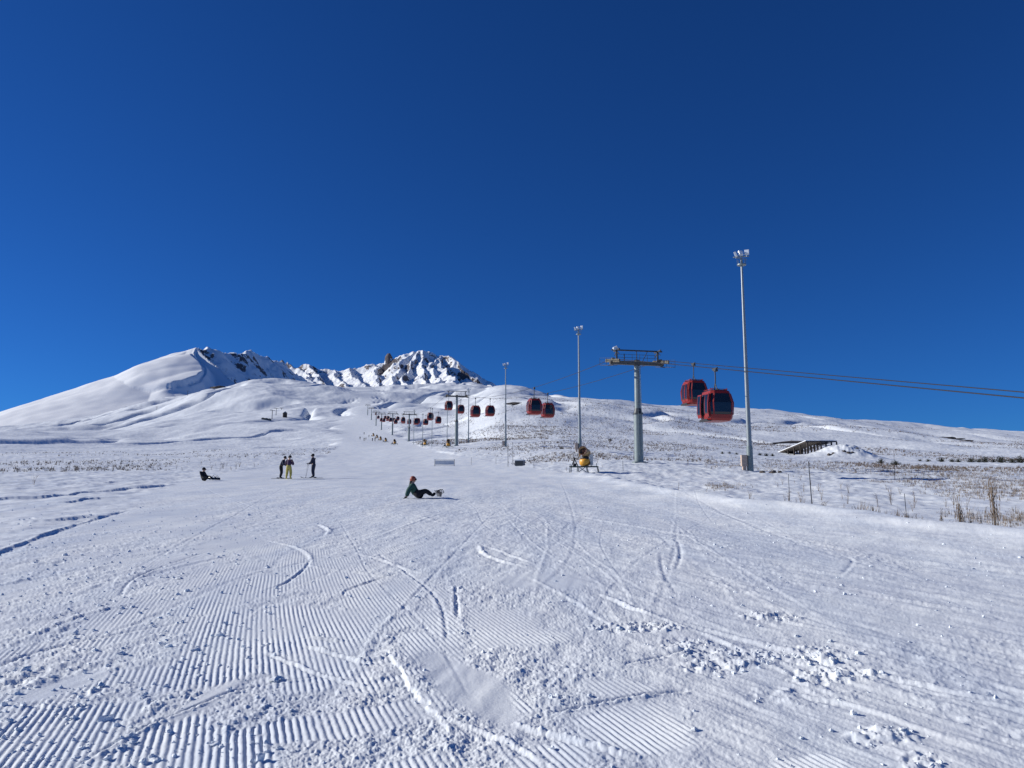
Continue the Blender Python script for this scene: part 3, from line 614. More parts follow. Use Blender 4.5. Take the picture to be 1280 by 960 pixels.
# origin of a cabin = the grip on the rope; body hangs 1.75 m below
def make_cabin(open_door=False):
    root = empty('gondola_cabin', (0, 0, 0))
    zt = -1.80; zs = [zt, zt - .22, zt - .95, zt - 1.70, zt - 2.20, zt - 2.38]      # top ... bottom
    hx = [.80, .86, 1.02, 1.03, .93, .80]; hy = [.92, .98, 1.12, 1.13, 1.02, .90]
    R = [ring(a, b, z) for a, b, z in zip(hx, hy, zs)][::-1]
    b = MB(); loft(b, R[:2]); lo_r = ring(.975, 1.065, zs[3] - .20); R[1] = R[1]; loft(b, [R[1], lo_r], (False, True)); loft(b, [R[4], R[5]], (True, True))
    # pillars at the corners
    Rr = [lo_r, R[3], R[4]]
    for i in range(8):
        for j in range(2):
            p, q = Vector(Rr[j][i]), Vector(Rr[j + 1][i]); b.beam(p * 1., q, .09, .09)
    b.build('body', 'red', root)
    g = MB(); Gs = [[(v[0] * .975, v[1] * .975, v[2]) for v in r_] for r_ in (lo_r, R[2], R[3], R[4])]; loft(g, Gs, (False, False))
    g.build('window', 'glass', root)
    rf = MB(); loft(rf, [ring(.74, .86, zt + .004), ring(.70, .80, zt + .07)]); rf.build('roof', 'black', root)
    rk = MB()
    for sy in (-.62, .62): rk.beam((-.72, sy, zt + .15), (.72, sy, zt + .15), .045)
    for sx in (-.62, .62):
        rk.beam((sx, -.75, zt + .15), (sx, .75, zt + .15), .045)
        for sy in (-.62, .62): rk.beam((sx, sy, zt + .05), (sx, sy, zt + .22), .05)
    rk.build('roof_rack', 'red', root)
    hg = MB().tube([(0, 0, -.12), (.02, 0, -.6), (.0, -.02, -1.0), (-.02, .12, -1.45), (0, .22, zt + .15)], .05, 8).tube([(0, -.02, -1.15), (0, -.18, -1.5), (0, -.35, zt + .14)], .035, 8)
    hg.beam((0, -.55, zt + .14), (0, .55, zt + .14), .08, .08).beam((-.35, .3, zt + .12), (.35, .3, zt + .12), .06)
    for k in (-1, 1): hg.beam((k * .3, .3, zt + .1), (k * .3, .3, zt + .36), .05)
    hg.build('hanger', 'steel_d', root)
    gr = MB().box((0, 0, .02), (.16, .62, .13)).box((.02, -.1, -.10), (.24, .3, .14)).cyl((0, -.42, .10), (0, .42, .10), .05, .05, 8).box((.1, .32, .06), (.2, .16, .16)); gr.build('grip', 'steel_d', root)
    # sliding doors on the side that faces away from the line (-x), ski rack
    for k, sy in enumerate((-.34, .34)):
        oy = sy * (1.9 if open_door else 1.); ox = -1.04 - (.16 if open_door else .02)
        d = MB()
        for (z0, z1, x0, x1) in ((zs[1], zs[2], .10, 0.), (zs[2], zs[3], 0., -.01), (zs[3], zs[4] + .12, -.01, .07)):
            p0 = [(ox + x0, oy - .31, z0), (ox + x0, oy + .31, z0), (ox + x1, oy + .31, z1), (ox + x1, oy - .31, z1)]
            d.add(p0 + [(a + .05, b_, c) for a, b_, c in p0], [(0, 1, 2, 3), (7, 6, 5, 4), (0, 4, 5, 1), (1, 5, 6, 2), (2, 6, 7, 3), (3, 7, 4, 0)])
        dd = d.build('door', 'red', root)
        w = MB()
        for (z0, z1, x0, x1) in ((zs[1] - .1, zs[2], .066, 0.), (zs[2], zs[3], 0., -.01), (zs[3], zs[3] - .12, -.01, .008)):
            w.add([(ox + x0 - .006, oy - .23, z0), (ox + x0 - .006, oy + .23, z0), (ox + x1 - .006, oy + .23, z1), (ox + x1 - .006, oy - .23, z1)], [(0, 1, 2, 3)])
        w.build('pane', 'glass', dd)
    st_ = MB().box((-1.0, 0, zs[5] + .02), (.34, 1.5, .06)).box((-1.14, 0, zs[5] + .10), (.05, 1.3, .10)); st_.build('door_step', 'black', root)
    return root
proto = make_cabin(False); proto_open = make_cabin(True); learn(proto); learn(proto_open)
# (photo column, side: -1 near rope / +1 far rope)
CAB = [(893.5, -1), (866.5, 1), (667.6, -1), (684.4, 1), (594.3, -1), (612.6, 1), (561, -1), (576, 1), (538, -1), (548, 1), (520.3, -1), (532.3, 1), (522.3, 1), (504, -1), (511.7, 1), (504.4, 1), (494.8, -1), (497.4, 1),
       (488.4, -1), (492.3, 1), (484.5, 1), (487, -1), (481.7, 1), (476.7, -1), (480, -1), (473, -1), (470, 1)]
cl = {0: 'largest dark red gondola cabin, right of the near tower, side door open', 1: 'dark red gondola cabin just behind and left of the nearest cabin', 2: 'dark red gondola cabin above the hill, the left and higher one of an overlapping pair', 3: 'dark red gondola cabin, the right and lower one of an overlapping pair above the hill',
      4: 'small dark red cabin, left one of the pair right of the second tower', 5: 'small dark red cabin, right one of the pair right of the second tower', 6: 'small dark cabin hanging just left of the second tower mast', 7: 'small dark cabin half hidden behind the second tower mast'}
usedp = set(); placed = []
for i, (px, side) in enumerate(CAB):
    t = (px - 640) / F
    lo, hi = 20., 990.
    for _ in range(60):
        m_ = (lo + hi) / 2; p = rope_pt(m_, side); pxx, _pz = proj(p.x, p.y, p.z)
        if pxx > px: lo = m_
        else: hi = m_
    y = (lo + hi) / 2
    if any(abs(y - yy) < 14 and side == ss for yy, ss in placed): y += 16
    placed.append((y, side))
    src = proto_open if i == 0 else proto
    o = src if src not in usedp else copy_tree(src); usedp.add(src)
    o.location = rope_pt(y, side) - Vector((0, 0, .10)); o.rotation_euler = (0, 0, LANG)
    lab = cl.get(i, 'small dark gondola cabin in the distant cluster between the far towers')
    tag(o, lab, 'gondola', 'gondola cabins on the lift')
    p = o.location; a_, b_ = proj(p.x, p.y, p.z); print('cabin', i, round(y), side, round(float(a_), 1), round(float(b_), 1))

# ------------------------------------------------------------------ floodlight poles
def make_light(h, lean=0.):
    root = empty('floodlight_pole', (0, 0, 0)); r0 = .24 * h / 20; 
    MB().cyl((0, 0, -.5), (0, 0, h * .11), r0 * 1.25, r0 * 1.15, 12).build('pole_base', 'steel', root)
    MB().cyl((0, 0, h * .11 + .003), (0, 0, h - .9), r0 * .95, r0 * .42, 12).build('pole', 'pole', root)
    fr = MB().cyl((0, 0, h - .9), (0, 0, h - .3), .09, .09, 8).cyl((0, 0, h - 1.02), (0, 0, h - .93), .42, .42, 14)
    for a in range(6): t = a * math.pi / 3; fr.beam((.4 * math.cos(t), .4 * math.sin(t), h - .95), (.4 * math.cos(t), .4 * math.sin(t), h - .45), .03)
    fr.beam((-.75, 0, h - .25), (.75, .1, h - .10), .09).beam((-.6, -.3, h - .4), (.6, .3, h - .35), .05); fr.build('head_frame', 'steel', root)
    for (x, y, z, rz, tilt) in ((-.55, -.1, h - .02, 1.2, -.35), (-.12, -.2, h + .10, .25, -.35), (.50, -.1, h + .22, -.35, -.3)):
        R = Matrix.Rotation(rz, 3, 'Z') @ Matrix.Rotation(tilt, 3, 'X')
        l = MB().box((x, y, z), (.42, .2, .46), R); l.beam(Vector((x, y, z)) + R @ Vector((0, .05, -.25)), (x * .9, 0, h - .2), .05); lo_ = l.build('floodlight', 'lamp', root, bevel=.02)
        MB().box(Vector((x, y, z)) + R @ Vector((0, -.104, 0)), (.37, .02, .40), R).build('lens', 'lens', lo_)
    MB().box((-r0 - .32, -.05, .9), (.5, .4, 1.0)).box((-r0 - .32, -.05, .25), (.3, .3, .5)).build('cabinet', 'tanc', root)
    learn(root); return root
LPOS = [(938, 588, 70, 312, 'tall grey floodlight pole nearest the camera, right of the red cabins'), (725, 563, 125, 407, 'floodlight pole behind the orange snow gun'), (632, 557, 186, 453, 'floodlight pole standing between two pairs of cabins on the hill side'), (585.5, 555.5, 272, 485, 'thin floodlight pole just right of the second tower')]
for px, pb, D, pt_, lab in LPOS:
    b = at(px, pb, D); zb = gz(b.x, D); top = at(px, pt_, D)
    h = top.z - zb - .5; o = make_light(h); o.location = (b.x, D, zb); tag(o, lab, 'floodlight', 'floodlight poles beside the lift')
    print('pole', px, proj(b.x, D, zb)[1], h)
# thin lance poles by the far snow guns
for px, pb, D, pt_, lab in [(558.7, 556, 205, 507, 'thin grey lance pole standing behind the second snow gun'), (539.7, 559, 235, 511, 'thin grey lance pole between the two middle cabins'), (528, 560, 245, 518, 'thin grey lance pole beside the third snow gun'), (517, 556, 290, 513, 'thin grey lance pole right of the third tower')]:
    b = at(px, pb, D); zb = gz(b.x, D); top = at(px, pt_, D); h = top.z - zb
    o = empty('lance_pole', (b.x, D, zb), 0, lab, 'pole', 'thin poles along the piste edge')
    MB().cyl((0, 0, -.4), (0, 0, h), .10, .06, 8).build('pole', 'steel', o); MB().cyl((0, 0, h + .002), (0, 0, h + .25), .16, .12, 8).beam((-.3, 0, h - .1), (.3, 0, h - .1), .06).build('nozzle_head', 'steel_d', o)

# ------------------------------------------------------------------ snow guns
def make_gun():
    root = empty('snow_gun', (0, 0, 0))
    s = MB()
    for y in (-.55, .55):
        s.beam((-1.25, y, .52), (1.2, y, .52), .07, .08)
        for x in (-1.2, -.55, .2, 1.15): s.beam((x, y, .52), (x + (.12 if x > 0 else -.04), y, .0), .06)
    for x in (-1.25, -.4, .4, 1.2): s.beam((x, -.55, .52), (x, .55, .52), .07)
    s.beam((-1.2, -.55, .52), (-1.2, -.55, .78), .05); s.beam((1.15, -.55, .52), (1.12, -.55, .8), .05); s.beam((-.5, -.55, .02), (.2, -.55, .5), .05); s.beam((.2, .55, .02), (-.5, .55, .5), .05)
    s.build('sled', 'green_d', root)
    b = MB().lathe([(.02, .56), (.32, .58), (.46, .72), (.48, .95), (.46, 1.15), (.38, 1.2), (.02, 1.2)], (.05, 0, 0), (0, 0, 1), 18); b.build('housing', 'orange', root)
    MB().lathe([(.36, 1.19), (.38, 1.22), (.38, 1.38), (.30, 1.42), (.02, 1.42)], (.05, 0, 0), (0, 0, 1), 18).build('collar', 'black', root)
    ax = Vector((-.28, -.93, .22)).normalized(); c = Vector((.05, 0, 1.82)) 
    br = MB().lathe([(.34, -.5), (.40, -.42), (.40, .1), (.37, .34), (.41, .42), (.41, .46), (.34, .46), (.33, .1), (.02, .08)], c, ax, 22); 
    for sx in (-1, 1): br.beam((.05 + sx * .44, 0, 1.40), (.05 + sx * .44, 0, 1.85), .06, .16)
    bo = br.build('barrel', 'beige', root)
    fn = MB()
    for k in range(7):
        t = k * 2 * math.pi / 7; q = ax.to_track_quat('Z', 'Y').to_matrix(); d = q @ Vector((math.cos(t), math.sin(t), 0)); fn.beam(c + ax * .30 + d * .06, c + ax * .32 + d * .31, .02, .13)
    fn.lathe([(.02, .40), (.09, .36), (.10, .2)], c, ax, 12); fn.build('fan', 'brown', bo)
    MB().lathe([(.345, .455), (.42, .455), (.42, .50), (.345, .50), (.345, .455)], c, ax, 22).build('nozzle_ring', 'brown', bo)
    MB().box((.62, .1, 1.12), (.3, .42, .95)).box((.62, .1, .6), (.12, .12, .2)).build('control_box', 'white', root, bevel=.02)
    MB().tube([(.47, 0, 1.1), (.55, -.25, .8), (.3, -.4, .62), (.0, -.3, .57)], .04, 6).tube([(.47, 0, 1.1), (.50, .1, 1.3), (.42, .1, 1.6)], .03, 6).build('hose', 'black', root)
    MB().beam((-1.15, 0, .55), (-.86, 0, 1.22), .06).beam((-.55, 0, .55), (-.86, 0, 1.22), .07).beam((-.95, -.3, .55), (-.86, 0, 1.2), .06).ball((-.88, 0, 1.24), .11, 8, 6).box((-.85, 0, .68), (.28, .3, .26)).build('hitch', 'black', root)
    learn(root); return root
gun = make_gun(); first = True
GP = [(730.5, 594.5, 69, -.1, 'large orange snow gun with dark fan on a green sled left of the near tower'), (560, 562, 197, .3, 'small snow gun at the foot of the thin pole left of the second tower'), (531, 560, 240, -.3, 'small snow gun beside the thin pole right of the third tower'),
      (493, 557, 300, .2, 'small snow gun on the edge of the piste below the fourth tower'), (482, 551, 370, 0, 'tiny distant snow gun, lowest of the row up the piste edge'), (475.5, 550, 400, .4, 'tiny distant snow gun, second of the row up the piste edge'), (471, 548, 440, .1, 'tiny distant snow gun, third of the row up the piste edge'), (466.5, 546, 480, 0, 'tiny distant snow gun, highest of the row up the piste edge')]
for px, pb, D, rz, lab in GP:
    o = gun if first else copy_tree(gun); first = False
    b = at(px, pb, D); o.location = (b.x, D, gz(b.x, D) + .02); o.rotation_euler = (0, 0, rz - b.x / D * .9); tag(o, lab, 'snow gun', 'snow guns along the right edge of the piste')
    print('gun', px, pb, round(float(proj(b.x, D, o.location.z)[1]), 1))

# ------------------------------------------------------------------ piste furniture
b = at(555.7, 581.5, 104); zb = gz(b.x, b.y)
o = empty('safety_net', (b.x, b.y, zb), .05, 'grey framed safety net panel on the piste above the green-jacketed sitting person', 'safety net')
MB().box((0, 0, .48), (2.5, .03, .5)).build('net', 'netting', o)
f = MB()
for x in (-1.3, 1.3): f.cyl((x, 0, -.2), (x, 0, .95), .035, .03, 6)
for z in (.14, .82): f.beam((-1.3, 0, z), (1.3, 0, z), .045)
f.build('frame', 'steel_d', o)
b = at(650, 583.5, 92); zb = gz(b.x, b.y)
o = empty('drain_box', (b.x, b.y, zb), -.25, 'low grey concrete box half buried in snow left of the orange snow gun', 'box')
MB().box((0, 0, .3), (1.05, .9, .62)).build('body', 'grey', o); MB().box((0, -.455, .3), (.9, .012, .44)).build('cover', 'steel_d', o)
MB().prism([(-.56, .612), (.56, .612), (.5, .70), (-.48, .72)], 1, -.47, .47).build('snow_cap', 'snow', o)
def stake(px, pb, D, h, lab, m='steel_d', r=.022):
    b = at(px, pb, D) if D else Vector((*map(float, gp(px, pb)), 0)); o_ = MB().cyl((0, 0, -.3), (0, 0, h), r, r * .8, 6).ball((0, 0, h), r * 1.15, 6, 4).build('marker_stake', m); o_.location = (b.x, b.y, gz(b.x, b.y)); o_.rotation_euler = (random.uniform(-.03, .03), random.uniform(-.03, .03), 0)
    tag(o_, lab, 'stake', 'thin marker stakes by the piste')
stake(1015.5, 642, None, 1.25, 'tall thin dark marker stake standing on the right edge of the piste', r=.016)
stake(1134, 656, None, .68, 'short thin stake in the field left of the dry reeds', r=.010)
stake(635, 583, 92, 2.6, 'thin stake left of the low concrete box', r=.03); stake(641, 581, 98, 2.8, 'thin stake directly behind the low concrete box', r=.028); stake(620, 579, 104, .9, 'short stake left of the concrete box, farther along its snow bank'); stake(667.5, 588, 84, 1.1, 'short stake right of the low concrete box')
stake(589, 580, 106, 1.0, 'short stake right of the grey safety net'); stake(779, 592, 70, .9, 'short stake between the snow gun and the near tower'); stake(1119, 605, 60, 1.9, 'thin stake in the snowy field right of the timber shelter', r=.016)
stake(987, 622, 36, 1.25, 'thin stake in the field between the near light pole and the piste edge', r=.014)

# ------------------------------------------------------------------ timber shelter
pa = at(986, 570, 196); pb_ = at(1028, 570, 168); pc = at(1047, 566, 176)
za, zb, zc = gz(pa.x, pa.y), gz(pb_.x, pb_.y), gz(pc.x, pc.y)
TA = at(986, 566.5, 196); TBp = at(1026, 551, 168); TC = at(1046, 551, 176)
o = empty('timber_shelter', (pb_.x, pb_.y, zb), 0, 'long dark timber shelter with a sloping snowy roof behind a snow mound', 'shelter')
org = Vector((pb_.x, pb_.y, zb)); A_, B_, C_ = TA - org, TBp - org, TC - org
perp = (B_ - A_); perp.z = 0; perp = Vector((perp.y, -perp.x, 0)).normalized()
if perp.y < 0: perp = -perp
perp *= 3.2
rf = MB()
def slab(mb, p, q, w, t0, t1, mi=0):
    vs = [p + Vector((0, 0, t0)), q + Vector((0, 0, t0)), q + w + Vector((0, 0, t0)), p + w + Vector((0, 0, t0))]; vs += [v + Vector((0, 0, t1 - t0)) for v in vs]
    mb.add(vs, [(0, 1, 2, 3), (7, 6, 5, 4), (0, 4, 5, 1), (1, 5, 6, 2), (2, 6, 7, 3), (3, 7, 4, 0)], mi=mi)
slab(rf, A_, B_, perp, -.30, 0); rf.build('roof', 'wood', o)
rf2 = MB(); slab(rf2, B_ + (C_ - B_) * .01, C_, perp * .8, -.32, -.02); rf2.build('end_roof', 'wood', o)
sn = MB(); slab(sn, A_ + perp * .06, B_ + perp * .06, perp * .94, .004, .16); slab(sn, B_ + (C_ - B_) * .04 + perp * .05, C_, perp * .7, -.012, .1); sn.build('roof_snow', 'snow', o)
bm_ = MB()
for k in range(24):
    t = k / 23; p = A_.lerp(B_, t) - Vector((0, 0, .3)); bm_.beam(p, p - Vector((0, 0, .75)), .10)
for dz in (.75, 1.05): bm_.beam(A_ - Vector((0, 0, dz)), B_ - Vector((0, 0, dz)), .12)
bm_.build('rail_fence', 'wood', o)
def post(p, name='post'):
    w = org + p; g_ = gz(w.x, w.y) - org.z - .3; MB().beam((p.x, p.y, p.z - .3), (p.x, p.y, g_), .26).build(name, 'wood', o)
for k in range(12): post(A_.lerp(B_, k / 11))
for k in range(6): post(A_.lerp(B_, k / 5) + perp * .9)
for k in range(3): post(B_.lerp(C_, .3 + k * .34))

# ------------------------------------------------------------------ people
def skin(name, pts, edges, m, parent, sub=2, root=0):
    me = bpy.data.meshes.new(name); me.from_pydata([p for p, r_ in pts], edges, []); ob = bpy.data.objects.new(name, me); COL.objects.link(ob)
    md = ob.modifiers.new('s', 'SKIN'); 
    for i, (p, r_) in enumerate(pts): sv = me.skin_vertices[0].data[i]; sv.radius = (r_, r_) if not hasattr(r_, '__len__') else r_; sv.use_root = (i == root)
    md.use_smooth_shade = True; ss = ob.modifiers.new('u', 'SUBSURF'); ss.levels = sub; ss.render_levels = sub
    dg = bpy.context.evaluated_depsgraph_get(); ev = ob.evaluated_get(dg); nm = bpy.data.meshes.new_from_object(ev)
    bpy.data.objects.remove(ob); bpy.data.meshes.remove(me); nm.name = name; nm.materials.clear(); nm.materials.append(M[m])
    nm.polygons.foreach_set('use_smooth', [True] * len(nm.polygons))
    o_ = bpy.data.objects.new(name, nm); COL.objects.link(o_); o_.parent = parent; return o_
def V3(*a): return Vector(a)
def make_person(J, fx, jacket, trousers, helmet, gloves='cloth_b', boots='cloth_b', hood=False, band=None, sit=False):
    """J: joints; local +x is where the person looks (fx = gaze vector)"""
    root = empty('person', (0, 0, 0)); g_ = Vector(fx).normalized()
    ch, pe, wa, ne, he = J['chest'], J['pelvis'], J['waist'], J['neck'], J['head']
    pts = [(pe, .13), (wa, .12), (ch, .14), (ne, .055), (he, .085), (he + V3(0, 0, .09), .07), (he + g_ * .10 - V3(0, 0, .01), .022)]
    ed = [(0, 1), (1, 2), (2, 3), (3, 4), (4, 5), (4, 6)]
    def chain(frm, L):
        last = frm
        for p, r_ in L: pts.append((p, r_)); ed.append((last, len(pts) - 1)); last = len(pts) - 1
        return last
    for s_ in ('l', 'r'):
        chain(2, [(J['sh' + s_], .065), (J['el' + s_], .045), (J['wr' + s_], .03), (J['ha' + s_], .036)])
        chain(0, [(J['hip' + s_], .09), (J['kn' + s_], .062), (J['an' + s_], .045), (J['to' + s_], .04)])
    skin('body', pts, ed, 'skin', root)
    jp = [(pe + (wa - pe) * .15, .14), (wa, .165), (ch, .20), (ne - (ne - ch) * .25, .11)]; je = [(0, 1), (1, 2), (2, 3)]
    for s_ in ('l', 'r'):
        n = len(jp); jp += [(J['sh' + s_], .115), (J['el' + s_], .088), (J['wr' + s_], .066)]; je += [(2, n), (n, n + 1), (n + 1, n + 2)]
    skin('jacket', jp, je, jacket, root)
    if band:
        skin('jacket_hem', [(pe + (wa - pe) * .0, .18), (wa + (pe - wa) * .25, .176)], [(0, 1)], band, root)
    tp = [(pe, .15), (wa.lerp(ch, .45 if sit else 0) , .182 if sit else .15)]; te = [(0, 1)]
    for s_ in ('l', 'r'):
        n = len(tp); k_, a_ = J['kn' + s_], J['an' + s_]; tp += [(J['hip' + s_], .14), (k_, .105), (a_ + (k_ - a_) * .12, .08)]; te += [(0, n), (n, n + 1), (n + 1, n + 2)]
    skin('trousers', tp, te, trousers, root)
    for s_ in ('l', 'r'):
        k_, a_, t_ = J['kn' + s_], J['an' + s_], J['to' + s_]; skin('boot', [(a_ + (k_ - a_) * .35, .07), (a_, .072), (t_, .055)], [(0, 1), (1, 2)], boots, root)
        w, h = J['wr' + s_], J['ha' + s_]; d = (h - w).normalized(); side = d.cross(V3(0, 0, 1)); side = side.normalized() if side.length > .1 else V3(0, 1, 0); dn = side.cross(d)
        gp_ = [(w, .042), (w.lerp(h, .6), .042), (h, .040)]; ge = [(0, 1), (1, 2)]
        for k in range(4):
            n = len(gp_); o_ = side * (-.035 + .023 * k); l_ = (.055, .07, .065, .05)[k]; gp_ += [(h + o_ + d * .03, .012), (h + o_ + d * l_ + dn * .012, .011), (h + o_ * .9 + d * (l_ + .015) + dn * .035, .010)]; ge += [(2, n), (n, n + 1), (n + 1, n + 2)]
        n = len(gp_); gp_ += [(w.lerp(h, .5) + side * -.05, .014), (w.lerp(h, .9) + side * -.062 + dn * .02, .012)]; ge += [(1, n), (n, n + 1)]
        skin('glove', gp_, ge, gloves, root)
    hm = MB().ball(he + V3(0, 0, .05) - g_ * .015, (.122, .128, .118), 14, 8, cut=-.5); hm.cyl(he + V3(0, 0, -.02) - g_ * .02, he + V3(0, 0, .02) - g_ * .02, 0.117, .120, 14, False); hm.build('helmet', helmet, root)
    if hood: skin('hair', [(he - g_ * .07, .07), (he - g_ * .10 - V3(0, 0, .13), .06), (ch - g_ * .14, .04)], [(0, 1), (1, 2)], 'hair', root)
    q = g_.to_track_quat('Y', 'Z').to_matrix()
    MB().box(he + g_ * .105 + V3(0, 0, .025), (.17, .06, .075), q).build('goggles', 'black', root, bevel=.015)
    MB().box(he + g_ * .10 - V3(0, 0, .055), (.05, .02, .012), q).build('mouth', 'redh', root)
    return root
def board_mesh(L=1.5, W=.28, t=.012):
    mb = MB(); n = 14; top = []; 
    for i in range(n + 1):
        u = -L / 2 + L * i / n; e = abs(u) / (L / 2); w = W / 2 * (1 - .12 * math.cos(u / L * 6.283) * .6) * (1 if e < .82 else math.sqrt(max(0, 1 - ((e - .82) / .18) ** 2)) * .98 + .02); z = .09 * max(0, (e - .78) / .22) ** 2
        top.append([(u, -w, z), (u, w, z)])
    vs = []
    for a, b_ in top: vs += [a, b_, (a[0], a[1], a[2] + t), (b_[0], b_[1], b_[2] + t)]
    fs = []
    for i in range(n):
        o_ = i * 4; p = o_ + 4; fs += [(o_, p, p + 1, o_ + 1), (o_ + 2, o_ + 3, p + 3, p + 2), (o_, o_ + 2, p + 2, p), (o_ + 1, p + 1, p + 3, o_ + 3)]
    fs += [(0, 1, 3, 2), (n * 4, n * 4 + 2, n * 4 + 3, n * 4 + 1)]
    mb.add(vs, fs); return mb
def snowboard(mtx, lab, m='board'):
    r_ = empty('snowboard', (0, 0, 0), 0, lab, 'snowboard', 'snowboards'); board_mesh().build('deck', m, r_)
    MB().box((-.05, 0, .0145), (.16, .10, .004)).box((.5, .02, .0145), (.12, .10, .004)).build('deck_graphic', 'white_s', r_)
    for x in (-.27, .27): MB().box((x, 0, .04), (.14, .24, .05)).tube([(x - .05, -.1, .05), (x - .04, -.06, .22), (x - .04, .06, .22), (x - .05, .1, .05)], .018, 6).build('binding', 'black', r_)
    r_.matrix_world = mtx; return r_
def ski(loc, rz, lab, grp, L=1.7):
    mb = MB(); n = 12; vs = []
    for i in range(n + 1):
        u = -L * .45 + L * i / n; e = (u + L * .45) / L; w = .05 - .012 * math.sin(e * math.pi); w *= 1 if e < .9 else max(.15, 1 - (e - .9) * 7); z = .09 * max(0, (e - .86) / .14) ** 1.6
        vs += [(u, -w, z), (u, w, z), (u, -w, z + .02), (u, w, z + .02)]
    fs = []
    for i in range(n): o_ = i * 4; p = o_ + 4; fs += [(o_, p, p + 1, o_ + 1), (o_ + 2, o_ + 3, p + 3, p + 2), (o_, o_ + 2, p + 2, p), (o_ + 1, p + 1, p + 3, o_ + 3)]
    mb.add(vs, fs + [(0, 1, 3, 2), (n * 4, n * 4 + 2, n * 4 + 3, n * 4 + 1)]); r_ = empty('ski', loc, rz, lab, 'ski', grp); mb.build('blade', 'ski_red', r_); MB().box((.16, 0, .045), (.08, .07, .05)).box((-.2, 0, .05), (.12, .07, .06)).build('binding', 'black', r_); return r_
def spole(a, b, lab):
    a = Vector(a); b = Vector(b); r_ = empty('ski_pole', a, 0, lab, 'ski pole', 'ski poles'); d = b - a
    MB().cyl((0, 0, 0), d, .008, .01, 6).build('shaft', 'steel_d', r_); MB().cyl(d * .06, d * .065, .045, .045, 8).build('basket', 'black', r_); MB().cyl(d * .88, d * 1.0, .018, .02, 6).build('handle', 'black', r_)

def sitting(facing_off=0.):
    # sits facing +x, leaning back on straight arms, knees up
    J = dict(pelvis=V3(0, 0, .15), waist=V3(-.09, 0, .28), chest=V3(-.16, 0, .44), neck=V3(-.18, 0, .60), head=V3(-.15, 0, .73))
    for s_, sg in (('l', 1), ('r', -1)):
        J['sh' + s_] = V3(-.20, .19 * sg, .52); J['el' + s_] = V3(-.34, .25 * sg, .30); J['wr' + s_] = V3(-.40, .26 * sg, .09); J['ha' + s_] = V3(-.45, .27 * sg, .045)
        J['hip' + s_] = V3(.04, .11 * sg, .15); J['kn' + s_] = V3(.34, .17 * sg, .33); J['an' + s_] = V3(.62, .20 * sg, .13); J['to' + s_] = V3(.72, .21 * sg, .24)
    return J
# 1 snowboarder sitting in the middle
x, y = map(float, gp(521, 623)); zg = gz(x, y)
pr = make_person(sitting(), (1, 0, .05), 'greenj', 'cloth_b', 'redh', hood=True, sit=True); pr.location = (x, y, zg - .02); pr.rotation_euler = (0, 0, 0.08)
tag(pr, 'person in green jacket and red helmet sitting, leaning back on their hands', 'person')
mw = Matrix.Translation((x + .80, y + .05, zg + .19)) @ Matrix.Rotation(math.radians(90 + 12), 4, 'Z') @ Matrix.Rotation(math.radians(62), 4, 'X')
snowboard(mw, 'dark snowboard with white graphics strapped to the feet of the person in the green jacket')
# 2 sitting left
x, y = map(float, gp(254, 601)); zg = gz(x, y)
J2 = sitting()
for s_, sg in (('l', 1), ('r', -1)): J2['el' + s_] = V3(.02, .27 * sg, .40); J2['wr' + s_] = V3(.22, .22 * sg, .30); J2['ha' + s_] = V3(.30, .2 * sg, .29)
J2['waist'] = V3(-.05, 0, .32); J2['chest'] = V3(-.05, 0, .50); J2['neck'] = V3(-.02, 0, .67); J2['head'] = V3(.02, 0, .80)
for s_, sg in (('l', 1), ('r', -1)): J2['sh' + s_] = V3(-.06, .19 * sg, .58)
pr = make_person(J2, (1, .1, -.1), 'cloth_b', 'cloth_b', 'cloth_b', sit=True); pr.location = (x, y, zg - .02); pr.rotation_euler = (0, 0, -.15)
tag(pr, 'person in all black sitting upright on the snow at the left, knees bent', 'person')
mw = Matrix.Translation((x + .78, y - .05, zg + .15)) @ Matrix.Rotation(math.radians(90 - 5), 4, 'Z') @ Matrix.Rotation(math.radians(35), 4, 'X')
snowboard(mw, 'dark snowboard at the feet of the black-clad person sitting at the left')
# standing poses, looking along +x
def standing(lean=.0, sp=.11, hands='down', bend=.0):
    J = dict(pelvis=V3(0, 0, .95), waist=V3(lean * .35, 0, 1.12), chest=V3(lean * .75, 0, 1.34), neck=V3(lean * 1.1, 0, 1.53), head=V3(lean * 1.3 + .03, 0, 1.66))
    for s_, sg in (('l', 1), ('r', -1)):
        J['sh' + s_] = V3(lean * .85, .19 * sg, 1.42); J['hip' + s_] = V3(0, .10 * sg, .92); J['kn' + s_] = V3(.05 + bend, sp * 1.1 * sg, .50); J['an' + s_] = V3(-.03, sp * 1.2 * sg, .12); J['to' + s_] = V3(.13, sp * 1.3 * sg, .07)
        if hands == 'front': J['el' + s_] = V3(lean * .8 + .08, .27 * sg, 1.14); J['wr' + s_] = V3(lean * .8 + .30, .2 * sg, 1.06); J['ha' + s_] = V3(lean * .8 + .38, .18 * sg, 1.06)
        elif hands == 'chest': J['el' + s_] = V3(lean * .8 + .02, .32 * sg, 1.16); J['wr' + s_] = V3(lean * .8 + .22, .20 * sg, 1.12); J['ha' + s_] = V3(lean * .8 + .27, .13 * sg, 1.14)
        else: J['el' + s_] = V3(lean * .8 + .02, .27 * sg, 1.14); J['wr' + s_] = V3(lean * .8 + .12, .26 * sg, .92); J['ha' + s_] = V3(lean * .8 + .16, .25 * sg, .85)
    return J
def place(px, pb): x_, y_ = map(float, gp(px, pb)); return x_, y_, gz(x_, y_)
x, y, zg = place(350.5, 598); pr = make_person(standing(.22, .10, 'front', .03), (1, 0, -.5), 'navy', 'cloth_b', 'cloth_b', band='lime'); pr.location = (x, y, zg); pr.rotation_euler = (0, 0, .1); pr.scale = (.96,) * 3
